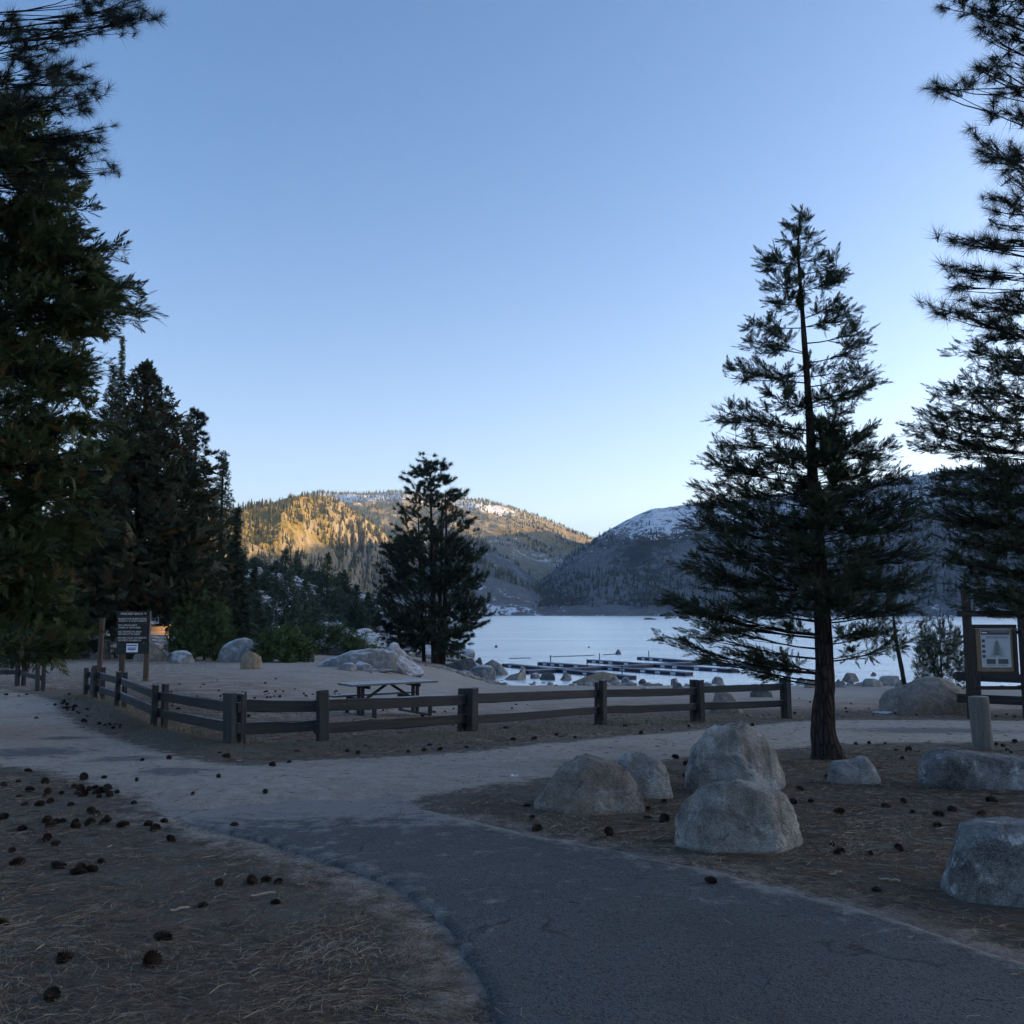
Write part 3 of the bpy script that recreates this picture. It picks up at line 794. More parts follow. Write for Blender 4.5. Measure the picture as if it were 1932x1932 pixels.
PINE_NEAR = [tuft_pine(s, 66, .019, spread=2.0, core=.45) for s in range(6)]
PINE_MID = [tuft_pine(s + 20, 26, .078, spread=1.15) for s in range(5)]
FIR = [tuft_fir(s, 15, .12) for s in range(5)]

def bez(a, c, b, n):
    t = np.linspace(0, 1, n)[:, None]
    return a * (1 - t) ** 2 + 2 * c * t * (1 - t) + b * t * t
def trunk_at(tp, z):
    zs = tp[:, 2]
    return np.array([np.interp(z, zs, tp[:, 0]), np.interp(z, zs, tp[:, 1]), z])
def grow_tree(name, label, tp, tr, masses, templates, leaf, bark, spray=.2, per_sub=7, nsub=12, seed=0, cat='tree', group=None, rise=.25, sag=.12, lift=.35, roll=.5, spread=.55, limb=.010, trunk_sides=10, bare=.25, rough=.06, dead=.0, extra_trunks=(), sub_r=.0035, dens=None, vary=False, taper=False, twigs=True):
    """tp, tr: trunk points and radii (world). masses: (centre, radii) clumps of foliage; every clump gets a limb, sub-branches and sprays"""
    rs = np.random.RandomState(seed)
    tp = np.asarray(tp, float)
    base = tp[0].copy()
    root = thing(name, label, cat, tuple(base), group=group)
    tb = Tubes()
    k = max(10, len(tp) * 4)
    zz = np.linspace(0, 1, k); src = np.linspace(0, 1, len(tp))
    path = np.stack([np.interp(zz, src, tp[:, i]) for i in range(3)], 1); rad = np.interp(zz, src, tr)
    v, f = tube_arrays(path, rad, trunk_sides)
    nrm = v - np.repeat(path, trunk_sides, 0)
    v = v + nrm * (rough * 3 * fbm(v * 4.0 + seed, 3))[:, None]
    tb.V.append(v); tb.F.append(f); tb.n += len(v)
    for (ep, er) in extra_trunks:
        tb.add(np.asarray(ep), er, 8)
    pos, dirs, scl, ton = [], [], [], []
    zmin, zmax = tp[0, 2], tp[-1, 2]
    mref = np.percentile([np.max(q[1]) for q in masses], 70)
    for mi, (c, r) in enumerate(masses):
        c = np.asarray(c, float); r = np.asarray(r, float)
        # limb from the trunk into the clump
        h0 = np.hypot(*(c[:2] - trunk_at(tp, min(max(c[2], zmin), zmax))[:2]))
        za = np.clip(c[2] - rise * h0, zmin + .12 * (zmax - zmin), zmax - .01 * (zmax - zmin))
        a = trunk_at(tp, za)
        out = c - a; L = np.linalg.norm(out) + 1e-6; out /= L
        tip = c + out * r.max() * .75 + np.array([0, 0, lift * r[2] * .6])
        mid = (a + tip) / 2 - np.array([0, 0, sag * L])
        curve = bez(a, mid, tip, 9)
        lr = limb * (.6 + .7 * L)
        tb.add(curve[::2], np.linspace(lr, lr * .25, 5), 4 if twigs else 3)
        nn = int(round(nsub * (dens[mi] if dens is not None else 1.0)))
        for s in range(nn):
            t = rs.uniform(.35, 1.0) if L > r.max() * .8 else rs.uniform(.05, 1.0)
            q = curve[int(t * 8)]
            g = rs.normal(size=3); g /= np.linalg.norm(g); g = g * rs.uniform(.35, 1.0) ** .5
            e = c + g * r
            # twigs run outwards
            e = e + (e - q) * .15
            mm = (q + e) / 2 - np.array([0, 0, .08 * np.linalg.norm(e - q)])
            tw = bez(q, mm, e, 5)
            if twigs: tb.add(tw[::2], np.linspace(sub_r * 1.6, sub_r * .5, 3), 3)
            dv = e - q; dv /= np.linalg.norm(dv) + 1e-6
            tt = rs.uniform(bare, 1.0, per_sub); tt[0] = 1.0
            seg = np.clip((tt * 4).astype(int), 0, 3); fr = tt * 4 - seg
            p = tw[seg] * (1 - fr)[:, None] + tw[seg + 1] * fr[:, None]
            zf = np.clip((c[2] - zmin) / (zmax - zmin), 0, 1)
            dd = dv[None] * .9 + out[None] * .35 + np.array([0, 0, lift * (1.5 * zf - .25) if vary else lift])[None] + rs.normal(size=(per_sub, 3)) * spread
            pos.append(p); dirs.append(dd); scl.append(spray * rs.uniform(.65, 1.25, per_sub) * (np.clip(r.max() / mref, .4, 1.1) if taper else 1.0))
            bt = rs.uniform(0, .8); tn = np.clip(bt + rs.normal(size=per_sub) * .12, 0, .85)
            if dead: tn = np.where(rs.rand(per_sub) < dead, 1.0, tn)
            ton.append(tn)
    pos = np.concatenate(pos); dirs = np.concatenate(dirs); scl = np.concatenate(scl); ton = np.concatenate(ton)
    V, F, T = scatter_templates(templates, pos, rot_frames(dirs, rs, roll), scl, ton)
    tm = tb.mesh('trunk'); tm.transform(Matrix.Translation(-Vector(base)))
    obj('trunk', tm, bark, root)
    cm = mesh_np('crown', V - base[None], F, T)
    obj('crown', cm, leaf, root)
    return root
def profile_masses(base, h, prof, n, seed, asp=.45, mass_r=.22, z0=.12, jit=.25):
    """clumps spread over a crown: prof(t) gives the crown radius at height fraction t"""
    rs = np.random.RandomState(seed); out = []
    for i in range(n):
        t = z0 + (1 - z0) * ((i + rs.rand()) / n) ** 1.0
        R = prof(t) * rs.uniform(1 - jit, 1 + jit * .6)
        az = i * 2.39996 + rs.uniform(-.5, .5)
        mr = max(mass_r * prof(t) * rs.uniform(.8, 1.3), .06 * prof(.25))
        d = max(R - mr, 0)
        out.append((np.array(base) + np.array([d * math.cos(az), d * math.sin(az), t * h]), np.array([mr * 1.15, mr * 1.15, mr * asp * 1.6])))
    return out
BARK_CEDAR = mat_bark('cedar_bark', (.024, .020, .018), (.072, .058, .050), 6)
BARK_PINE = mat_bark('pine_bark', (.022, .018, .016), (.075, .058, .046), 5)
LEAF_CEDAR = mat_leaf('cedar_sprays', (.026, .042, .026), (.070, .090, .048))
LEAF_CEDAR_RUST = mat_leaf('cedar_sprays_rusty', (.026, .034, .020), (.070, .070, .036), (.11, .062, .028))
LEAF_CEDAR_L = mat_leaf('cedar_sprays_mossy', (.030, .050, .022), (.090, .105, .036), (.12, .075, .024))
LEAF_PINE = mat_leaf('pine_needles', (.018, .026, .017), (.046, .056, .032))
LEAF_PINE_C = mat_leaf('pine_needles_blue_green', (.022, .036, .026), (.060, .080, .046))
LEAF_FIR = mat_leaf('fir_needles', (.032, .052, .036), (.075, .105, .066))
LEAF_YOUNG = mat_leaf('young_pine_needles', (.040, .072, .026), (.10, .15, .052))
LEAF_SHRUB = mat_leaf('manzanita_leaves', (.036, .062, .022), (.085, .125, .042))

# ---- the tall young cedar in front of the lake
def hero_cedar():
    b = G(1562, 1431); d = b[1]; s = px(d)
    prof = [(1562, 1436, 36), (1560, 1420, 28), (1553, 1380, 22), (1553, 1345, 20), (1557, 1300, 18), (1554, 1215, 16.5), (1549, 1100, 14), (1541, 1000, 12), (1533, 900, 10), (1526, 760, 7), (1518, 650, 5.5), (1511, 550, 3.6), (1505, 470, 2.2), (1509, 410, 1.3), (1515, 384, .7)]
    tp = np.array([P(u, v, d) for u, v, w in prof]); tr = [w * s for u, v, w in prof]
    tp[0, 2] = gz1(tp[0, 0], tp[0, 1]) - .06
    ms, dn = [], []
    rs = np.random.RandomState(11)
    L = [  # u, v, ru, rv, density
        (1509, 402, 8, 12, .25), (1493, 425, 16, 9, .3), (1522, 420, 14, 10, .3), (1505, 450, 22, 15, .5), (1530, 455, 15, 12, .4),
        (1464, 492, 32, 24, 1), (1502, 490, 26, 22, .8), (1535, 490, 26, 22, .8), (1572, 506, 26, 24, 1), (1472, 536, 34, 22, 1), (1515, 540, 22, 20, .8), (1556, 538, 30, 20, 1),
        (1476, 574, 30, 18, .9), (1506, 585, 20, 14, .5), (1560, 582, 32, 18, .8), (1590, 594, 34, 18, .8), (1556, 612, 16, 16, .5),
        (1442, 616, 42, 24, 1.2), (1438, 650, 42, 26, 1.2), (1474, 648, 24, 22, .8), (1616, 630, 24, 28, 1.1), (1612, 664, 30, 24, 1.1),
        (1406, 702, 34, 20, 1), (1446, 706, 32, 22, 1), (1486, 708, 28, 18, .8), (1532, 690, 18, 20, .6), (1572, 704, 30, 20, .8), (1626, 706, 34, 24, 1.1), (1640, 728, 24, 16, .6),
        (1470, 752, 36, 24, 1.1), (1510, 765, 26, 24, .9), (1560, 756, 32, 22, 1), (1600, 752, 28, 20, .8), (1585, 780, 26, 16, .6),
        (1380, 782, 38, 24, 1.2), (1425, 790, 34, 26, 1.1), (1398, 826, 42, 28, 1.3), (1455, 812, 34, 22, .9), (1492, 812, 26, 20, .8), (1618, 818, 34, 22, 1.1), (1566, 838, 30, 20, .8), (1655, 848, 30, 24, 1), (1612, 850, 30, 20, .9),
        (1370, 880, 44, 26, 1.3), (1420, 880, 36, 26, 1.1), (1482, 872, 34, 20, .8), (1580, 890, 34, 20, .8), (1640, 890, 40, 24, 1.2), (1690, 905, 24, 18, .7),
        (1345, 935, 40, 28, 1.3), (1400, 930, 42, 28, 1.3), (1460, 925, 40, 28, 1.2), (1515, 920, 34, 26, 1.1), (1575, 928, 38, 28, 1.2), (1640, 935, 42, 28, 1.3), (1700, 950, 34, 24, 1.1),
        (1330, 985, 36, 26, 1.2), (1390, 985, 44, 32, 1.4), (1455, 985, 44, 32, 1.4), (1520, 985, 40, 30, 1.2), (1590, 985, 42, 30, 1.3), (1655, 985, 42, 30, 1.3), (1715, 985, 32, 24, 1),
        (1355, 1035, 36, 26, 1.1), (1415, 1040, 42, 30, 1.3), (1480, 1040, 44, 30, 1.3), (1600, 1040, 42, 30, 1.2), (1660, 1040, 42, 30, 1.2), (1722, 1040, 34, 26, 1),
        (1316, 1066, 30, 20, 1), (1350, 1090, 36, 24, 1.1), (1410, 1095, 40, 28, 1.2), (1470, 1098, 40, 28, 1.2), (1535, 1085, 34, 28, 1), (1600, 1095, 38, 26, 1.1), (1660, 1098, 40, 26, 1.1), (1720, 1095, 36, 24, 1),
        (1275, 1136, 22, 14, .8), (1308, 1150, 32, 20, 1), (1350, 1150, 30, 18, .8), (1400, 1140, 34, 18, .8), (1455, 1142, 34, 20, 1), (1510, 1145, 26, 18, .8), (1600, 1150, 34, 16, .9), (1655, 1150, 34, 16, .8), (1700, 1145, 30, 18, .7),
        (1285, 1212, 22, 12, .7), (1330, 1195, 34, 16, .9), (1375, 1185, 32, 14, .8), (1500, 1190, 26, 14, .6), (1605, 1196, 34, 13, .9), (1655, 1195, 34, 13, .8), (1350, 1240, 30, 12, .4),
        (1408, 1238, 32, 15, .9), (1455, 1245, 36, 15, .9), (1500, 1258, 26, 10, .6), (1440, 1268, 22, 12, .6), (1625, 1230, 28, 12, .4), (1690, 1215, 24, 12, .5)]
    for (u, v, ru, rv, de) in L:
        dep = rs.normal() * .30 * min(1.0, (v - 380) / 400)
        edge = abs(u - (1505 + (v - 400) * .06)) > 90
        if edge: dep *= .5
        if v < 850: de, ru, rv = de * .85, ru * .95, rv * .95
        else: de = de * 1.15
        ms.append((P(u, v, d + dep), np.array([ru, .9 * max(ru, rv), rv]) * s)); dn.append(de)
    # limbs towards and away from the viewer
    for i in range(30):
        t = (i + rs.rand()) / 30 * .55 + .45
        v = 520 + t * 640; R = (18 + t * 165) * s; az = rs.choice([1.57, -1.57]) + rs.normal() * .5
        c = P(1510 + (v - 500) * .062, v, d) + np.array([math.cos(az) * R * .62, math.sin(az) * R * .62, 0])
        ms.append((c, np.array([30, 30, 20]) * s * (.5 + .7 * t))); dn.append(1.0)
    grow_tree('cedar_tree', 'tall young cedar with a bare dark trunk standing before the lake, left of the bollard', tp, tr, ms, CEDAR, LEAF_CEDAR, BARK_CEDAR, spray=.15, per_sub=8, nsub=16, seed=3, vary=True, rise=.22, sag=.10, lift=.36, roll=.7, spread=.45, limb=.0085, trunk_sides=16, dens=dn, rough=.05)
hero_cedar()

# ---- cedar and ponderosa leaning into the frame on the right
def right_trees():
    d = 12.0; s = px(d)
    bx = P(2060, 1300, d); base = np.array([bx[0], d, gz1(bx[0], d) - .05])
    top = P(2050, 480, d)
    tp = np.array([base, base + (top - base) * .3, base + (top - base) * .65, top]); tr = [.17, .14, .08, .015]
    L = [(1835, 665, 26, 18, .8), (1872, 690, 38, 24, 1), (1920, 680, 40, 26, 1), (1850, 735, 46, 26, 1.1), (1800, 738, 26, 16, .8), (1790, 780, 30, 26, 1.1), (1768, 800, 26, 24, 1), (1850, 785, 44, 28, 1.2), (1910, 760, 40, 30, 1.2), (1900, 820, 40, 26, 1.1),
         (1750, 815, 20, 14, .6), (1815, 835, 38, 24, 1), (1765, 838, 26, 18, .7), (1870, 850, 38, 22, .9), (1850, 885, 40, 24, 1.1), (1905, 890, 38, 26, 1.1), (1800, 895, 34, 20, .8),
         (1790, 925, 40, 26, 1.2), (1850, 930, 46, 30, 1.4), (1915, 935, 42, 30, 1.4), (1780, 965, 36, 20, 1), (1840, 975, 44, 28, 1.3), (1905, 985, 44, 30, 1.3), (1825, 1015, 36, 22, 1), (1880, 1025, 42, 26, 1.2), (1930, 1040, 40, 28, 1.1),
         (1820, 1060, 30, 18, .9), (1870, 1070, 36, 22, 1), (1920, 1090, 36, 22, 1), (1835, 1105, 26, 18, .7), (1880, 1120, 34, 20, .9), (1925, 1140, 30, 16, .7), (1850, 1145, 24, 12, .5), (1890, 620, 40, 26, .9), (1930, 560, 40, 30, .8)]
    rs = np.random.RandomState(5)
    ms = [(P(u, v, d + rs.normal() * .35), np.array([ru, ru, rv]) * s) for u, v, ru, rv, q in L]; dn = [q for *_, q in L]
    ms += [(np.array([base[0], base[1], 0]) + np.array([math.cos(a) * rr, math.sin(a) * rr, z]), np.array([.4, .4, .25])) for a, rr, z in [(rs.uniform(-2.2, 2.2), rs.uniform(.3, 1.2), rs.uniform(1.4, 6)) for _ in range(34)]]
    dn += [.8] * 34
    grow_tree('cedar_tree', 'dark cedar reaching into the picture above the notice board', tp, tr, ms, CEDAR, LEAF_CEDAR, BARK_CEDAR, spray=.165, per_sub=8, nsub=18, vary=True, seed=9, rise=.1, sag=.08, lift=.18, roll=.8, spread=.55, limb=.006, dens=dn)
    # ponderosa: long limbs with needle brushes
    d = 8.6; s = px(d)
    bx = P(2130, 1500, d); base = np.array([bx[0], d, gz1(bx[0], d) - .05]); top = np.array([base[0] - .1, d + .2, 8.8])
    tp = np.array([base, base * .6 + top * .4, base * .25 + top * .75, top]); tr = [.20, .17, .11, .03]
    L = [(1805, 5, 30, 14, .8), (1850, 14, 36, 18, 1.1), (1895, 10, 40, 22, 1.2), (1935, 20, 40, 26, 1.2), (1852, 36, 20, 12, .4), (1890, 60, 26, 18, .5), (1862, 72, 22, 16, .6), (1912, 80, 30, 20, .8), (1950, 70, 40, 30, 1.2),
         (1860, 122, 22, 14, .6), (1885, 128, 24, 16, .7), (1922, 120, 30, 20, .9), (1760, 168, 22, 14, .7), (1790, 172, 20, 10, .5), (1815, 160, 16, 10, .4), (1890, 168, 24, 14, .7), (1925, 170, 30, 18, .8), (1885, 205, 22, 16, .7), (1918, 215, 30, 20, .9),
         (1842, 268, 20, 14, .5), (1866, 288, 26, 16, .9), (1892, 300, 30, 20, 1.2), (1925, 290, 34, 24, 1.3), (1900, 330, 26, 12, .7), (1862, 374, 20, 12, .5), (1890, 390, 28, 16, .9), (1925, 380, 30, 20, 1), (1915, 420, 34, 18, 1.1),
         (1798, 442, 16, 12, .45), (1822, 460, 20, 12, .7), (1850, 462, 24, 14, .8), (1885, 455, 30, 16, 1), (1925, 460, 34, 22, 1.2), (1795, 510, 20, 12, .7), (1828, 508, 18, 12, .6), (1815, 540, 18, 12, .6), (1860, 520, 26, 16, .8), (1900, 520, 30, 20, 1),
         (1770, 582, 16, 12, .5), (1800, 590, 22, 13, .8), (1835, 575, 24, 14, .8), (1875, 570, 30, 18, 1), (1920, 570, 34, 22, 1.2), (1850, 612, 26, 14, .7), (1900, 620, 34, 20, 1)]
    ms = [(P(u, v, d + rs.normal() * .25), np.array([ru, ru, rv]) * s) for u, v, ru, rv, q in L]; dn = [q for *_, q in L]
    ms += [(np.array([base[0] + math.cos(a) * rr, base[1] + math.sin(a) * rr, z]), np.array([.35, .35, .22])) for a, rr, z in [(rs.uniform(-2.0, 2.0), rs.uniform(.4, 1.5), rs.uniform(4.2, 9)) for _ in range(30)]]
    dn += [.8] * 30
    grow_tree('ponderosa_pine', 'long-needled pine whose brushy limbs hang in from the upper right corner', tp, tr, ms, PINE_NEAR, LEAF_PINE, BARK_PINE, spray=.20, per_sub=2, nsub=4.6, seed=19, rise=.15, sag=.05, lift=.12, roll=1.5, spread=.8, limb=.007, bare=.7, dens=dn, sub_r=.006)
right_trees()

# ---- left edge: ponderosa above a big mossy cedar
def left_trees():
    rs = np.random.RandomState(8)
    d = 15.0; s = px(d)
    bx = P(-95, 1300, d); base = np.array([bx[0], d, gz1(bx[0], d) - .05]); top = P(-70, 150, d)
    tp = np.array([base, base + (top - base) * .35, base + (top - base) * .7, top]); tr = [.26, .2, .12, .02]
    L = []
    edge = [(200, 60), (250, 80), (300, 110), (350, 130), (400, 150), (450, 160), (500, 185), (545, 225), (590, 215), (640, 190), (690, 175), (740, 165), (800, 170), (860, 185), (920, 180), (980, 160), (1040, 130), (1100, 130), (1150, 125), (1190, 130), (1215, 95)]
    for v, ue in edge:
        for k in range(7):
            u = ue - 26 - k * 38 + rs.normal() * 12
            L.append((u, v + rs.normal() * 14, 46, 32, 1.15 if k < 5 else .7))
    L += [(232, 555, 30, 20, .7), (240, 590, 24, 16, .5), (205, 470, 20, 14, .4), (120, 1180, 34, 26, 1.1), (60, 1215, 40, 22, 1), (100, 1225, 26, 16, .8), (15, 1222, 36, 20, .9)]
    ms = [(P(u, v, d + rs.normal() * .7), np.array([ru, ru * 1.3, rv]) * s) for u, v, ru, rv, q in L]; dn = [q for *_, q in L]
    grow_tree('cedar_tree', 'big mossy green cedar filling the left edge, drooping over the rail fence', tp, tr, ms, CEDAR_BIG, LEAF_CEDAR_L, BARK_CEDAR, spray=.32, per_sub=8, nsub=13.5, seed=29, rise=.0, sag=.05, lift=.02, roll=.8, spread=.6, limb=.008, dens=dn, dead=.05)
    d = 13.0; s = px(d)
    bx = P(-190, 1400, d); base = np.array([bx[0], d, gz1(bx[0], d) - .05]); top = np.array([base[0], d, 11.5])
    tp = np.array([base, base * .6 + top * .4, base * .25 + top * .75, top]); tr = [.25, .22, .14, .03]
    L = [(150, 50, 30, 18, .6), (125, 68, 20, 14, .5), (190, 20, 34, 20, 1), (240, 12, 30, 18, 1), (255, 35, 20, 14, .8), (215, 50, 24, 16, .8), (170, 2, 34, 20, 1), (60, 90, 44, 26, 1.2), (20, 80, 44, 30, 1.2), (10, 40, 40, 24, 1), (95, 60, 30, 16, .5),
         (90, 130, 36, 24, 1.2), (128, 138, 26, 18, .9), (150, 160, 24, 16, .9), (40, 150, 44, 28, 1.3), (180, 178, 16, 12, .5), (100, 190, 44, 26, 1.3), (30, 210, 50, 30, 1.3), (150, 200, 26, 16, .8), (188, 250, 18, 14, .6), (150, 250, 30, 18, .8), (110, 260, 34, 22, 1), (60, 280, 44, 28, 1.2), (10, 300, 44, 30, 1.2),
         (165, 290, 26, 16, .7), (185, 318, 20, 13, .5), (140, 320, 28, 18, .8), (80, 340, 40, 24, 1)]
    ms = [(P(u, v, d + rs.normal() * .4), np.array([ru, ru, rv]) * s) for u, v, ru, rv, q in L]; dn = [q for *_, q in L]
    grow_tree('ponderosa_pine', 'long-needled pine with brushy branch tips in the upper left corner', tp, tr, ms, PINE_NEAR, LEAF_PINE, BARK_PINE, spray=.27, per_sub=3, nsub=6, seed=33, rise=.1, sag=.05, lift=.12, roll=1.5, spread=.8, limb=.008, bare=.55, dens=dn, sub_r=.007)
left_trees()

# ---- background stand on the left
def stand():
    def base_at(u, v): return G(u, v)
    # broad rusty cedar
    b = base_at(252, 1243); d = b[1]; s = px(d)
    h = (1243 - 684) * s
    def pr(t): return np.interp(t, [0, .1, .25, .4, .6, .8, .93, 1], [140, 185, 180, 168, 130, 92, 46, 8]) * s
    ms = profile_masses(b, h, pr, 200, 2, asp=.4, mass_r=.28, z0=.15)
    ms += profile_masses(b, h, lambda t: pr(t) * .55, 70, 3, asp=.5, mass_r=.42, z0=.20)
    grow_tree('cedar_tree', 'broad dark rusty-tinged cedar behind the beach rules sign', [b, b + [0, 0, h * .4], b + [0, 0, h * .8], b + [0.1, 0, h]], [.5, .38, .16, .03], ms, CEDAR_FAR, LEAF_CEDAR_RUST, BARK_CEDAR, spray=.78, per_sub=6, nsub=10, seed=41, rise=.1, sag=.04, lift=.12, roll=.9, spread=.6, limb=.012, taper=True, twigs=False, dead=.09, sub_r=.012)
    # background pine and firs: (u, v base, v top, depth m, radius px, kind, label)
    for i, (u, vb, vt, dd, rp, kind, lab) in enumerate([
            (356, 1200, 772, 70, 46, 'pine', 'slim long-needled pine rising behind the rusty cedar'),
            (410, 1200, 856, 74, 78, 'fir', 'narrow pointed fir at the right end of the left stand'),
            (440, 1200, 960, 66, 34, 'fir', 'small fir filling the foot of the left stand by the talus slope'),
            (190, 1200, 690, 84, 95, 'fir', 'grey-green fir showing between the two left cedars'),
            (206, 1190, 636, 150, 40, 'fir', 'tall far conifer whose tip peeks over the left stand'),
            (60, 1200, 720, 60, 110, 'fir', 'dark fir deep in the stand behind the left rail fence'),
            (368, 1200, 930, 62, 44, 'fir', 'dark fir hidden in the shade right of the rusty cedar'),
            (130, 1205, 900, 58, 80, 'fir', 'low dark fir behind the snow-dusted boulder'),
            (476, 1195, 1072, 85, 17, 'fir', 'slender small conifer standing alone beside the left stand')]):
        base = P(u, vb, dd); base[2] = gz1(base[0], base[1]) if dd < 100 else LAKE + 2
        top = P(u, vt, dd); h = top[2] - base[2]; R = rp * px(dd)
        if kind == 'fir':
            f = lambda t, R=R: R * np.interp(t, [0, .05, .2, .5, .8, 1], [.8, 1.0, .88, .54, .22, .01])
            ms = profile_masses(base, h, f, int(80 + h * 3), 60 + i, asp=.35, mass_r=.36, z0=.03)
            grow_tree('fir_tree', lab, [base, base + [0, 0, h * .5], base + [0, 0, h]], [.3, .2, .02], ms, FIR, LEAF_FIR, BARK_PINE, spray=.86 * (dd / 72) ** .5, per_sub=5, nsub=6.5, seed=70 + i, rise=-.05, sag=.02, lift=.0, roll=.5, spread=.5, limb=.010, sub_r=.01, taper=True, twigs=False, group='conifers of the left stand')
        else:
            f = lambda t, R=R: R * np.interp(t, [0, .45, .6, .8, .95, 1], [.3, .8, 1.0, .85, .45, .15])
            ms = profile_masses(base, h, f, 60, 60 + i, asp=.6, mass_r=.34, z0=.35)
            grow_tree('pine_tree', lab, [base, base + [0, 0, h * .5], base + [0, 0, h]], [.3, .2, .03], ms, PINE_MID, LEAF_PINE, BARK_PINE, spray=.52, per_sub=3, nsub=6, seed=70 + i, rise=.3, sag=.0, lift=.3, roll=1.5, spread=.4, limb=.010, bare=.6, sub_r=.012, group='conifers of the left stand')
    # mid-distance pines on the talus slope
    for i, (u, vb, vt, dd, rp, lab) in enumerate([
            (536, 1178, 1040, 105, 48, 'dark pyramidal pine behind the low shrubs, nearest the left stand'), (616, 1168, 1044, 150, 34, 'taller of two grey-green pines on the talus shore'),
            (648, 1166, 1078, 160, 24, 'shorter of two grey-green pines on the talus shore'), (694, 1165, 1120, 150, 18, 'low pine on the talus shore close to the clump pine'), (575, 1172, 1092, 120, 30, 'bushy pine between the shrubs and the grey-green pines'),
            (500, 1160, 1090, 170, 22, 'small conifer on the talus slope above the snowy table'), (672, 1168, 1105, 135, 20, 'round-topped pine on the talus shore behind the low manzanita'), (600, 1140, 1085, 220, 18, 'scrub pine on the talus slope left of the taller grey-green pine'), (716, 1160, 1128, 190, 16, 'low scrub pine at the water edge left of the clump pine'), (520, 1120, 1066, 240, 20, 'scrub pine above the small conifer on the talus slope'), (640, 1120, 1080, 280, 16, 'far scrub pine over the shorter grey-green pine'), (480, 1100, 1052, 260, 22, 'scrub pine at the top left of the talus slope'), (585, 1110, 1064, 290, 15, 'far scrub pine above the bushy pine'), (560, 1075, 1040, 300, 14, 'scrubby pine high on the talus slope')]):
        base = P(u, vb, dd); zz = float(height_d(base[0:1], base[1:2])[0]); base[2] = max(zz - .3, LAKE)
        top = P(u, vt, dd); h = max(top[2] - base[2], 4); R = rp * px(dd) * 1.3
        f = lambda t, R=R: R * np.interp(t, [0, .1, .4, .7, 1], [.8, 1.0, .75, .42, .03])
        ms = profile_masses(base, h, f, 80, 160 + i, asp=.5, mass_r=.38, z0=.05)
        grow_tree('pine_tree', lab, [base, base + [0, 0, h * .5], base + [0, 0, h]], [.14, .10, .02], ms, FIR, LEAF_FIR, BARK_PINE, spray=1.0, per_sub=4, nsub=6, seed=170 + i, rise=.1, sag=.0, lift=.15, roll=1., spread=.5, limb=.010, sub_r=.012, taper=True, twigs=False, group='pines on the talus shore')
stand()

# ---- the clump of pine stems at the water's edge
def centre_pine():
    b = G(822, 1252); d = b[1]; s = px(d)
    def tk(pts): return np.array([P(u, v, d + dd) for u, v, dd in pts])
    main = tk([(820, 1254, 0), (818, 1180, 0), (816, 1050, 0), (813, 960, 0), (813, 872, 0)]); main[0, 2] = gz1(main[0, 0], main[0, 1]) - .1
    e1 = tk([(800, 1254, .3), (797, 1180, .4), (792, 1060, .5), (790, 1000, .6), (789, 960, .7)]); e2 = tk([(835, 1254, -.2), (838, 1180, -.3), (842, 1060, -.5), (842, 980, -.6), (840, 925, -.7)]); e3 = tk([(827, 1254, .6), (830, 1150, .8), (833, 1010, 1.0), (834, 940, 1.0)])
    for e in (e1, e2, e3): e[0, 2] = gz1(e[0, 0], e[0, 1]) - .1
    rs = np.random.RandomState(77); ms, dn = [], []
    ext = [(885, 20, 24), (905, 32, 38), (930, 46, 58), (960, 60, 72), (990, 74, 78), (1020, 84, 84), (1050, 96, 92), (1080, 104, 96), (1110, 106, 100), (1140, 106, 108), (1165, 104, 104), (1190, 100, 86), (1212, 84, 66)]
    for v, l, r_ in ext:
        n = int(5 + (l + r_) / 14)
        for k in range(n):
            q = (k + .5) / n * 2 - 1 + rs.normal() * .08
            u = 816 + (q * r_ if q > 0 else q * l) * .86
            W = .5 * (l + r_) * s
            dep = rs.uniform(-1, 1) * W * math.sqrt(max(0, 1 - q * q)) * .9
            ms.append((P(u, v + rs.normal() * 10, d + dep), np.array([19, 19, 12]) * s * rs.uniform(.7, 1.25))); dn.append(1.0 if v > 1000 else .42)
    for u, v in [(786, 884), (792, 895), (836, 878), (848, 905), (770, 902), (775, 925), (870, 930), (812, 880), (758, 965), (880, 985), (720, 1075), (908, 1140)]:
        ms.append((P(u, v, d + rs.normal() * .4), np.array([11, 11, 9]) * s)); dn.append(.6)
    grow_tree('pine_tree', 'thick clump pine of several stems standing alone at the water edge', main, [.30, .25, .17, .10, .03], ms, PINE_MID, LEAF_PINE_C, BARK_PINE, spray=.54, per_sub=4, nsub=9.5, seed=78, rise=.75, sag=.04, lift=.30, roll=1.5, spread=.45, limb=.007, bare=.35, dens=dn, sub_r=.009,
              extra_trunks=[(e1, [.17, .15, .10, .06, .03]), (e2, [.24, .2, .14, .08, .03]), (e3, [.2, .17, .1, .04])])
centre_pine()

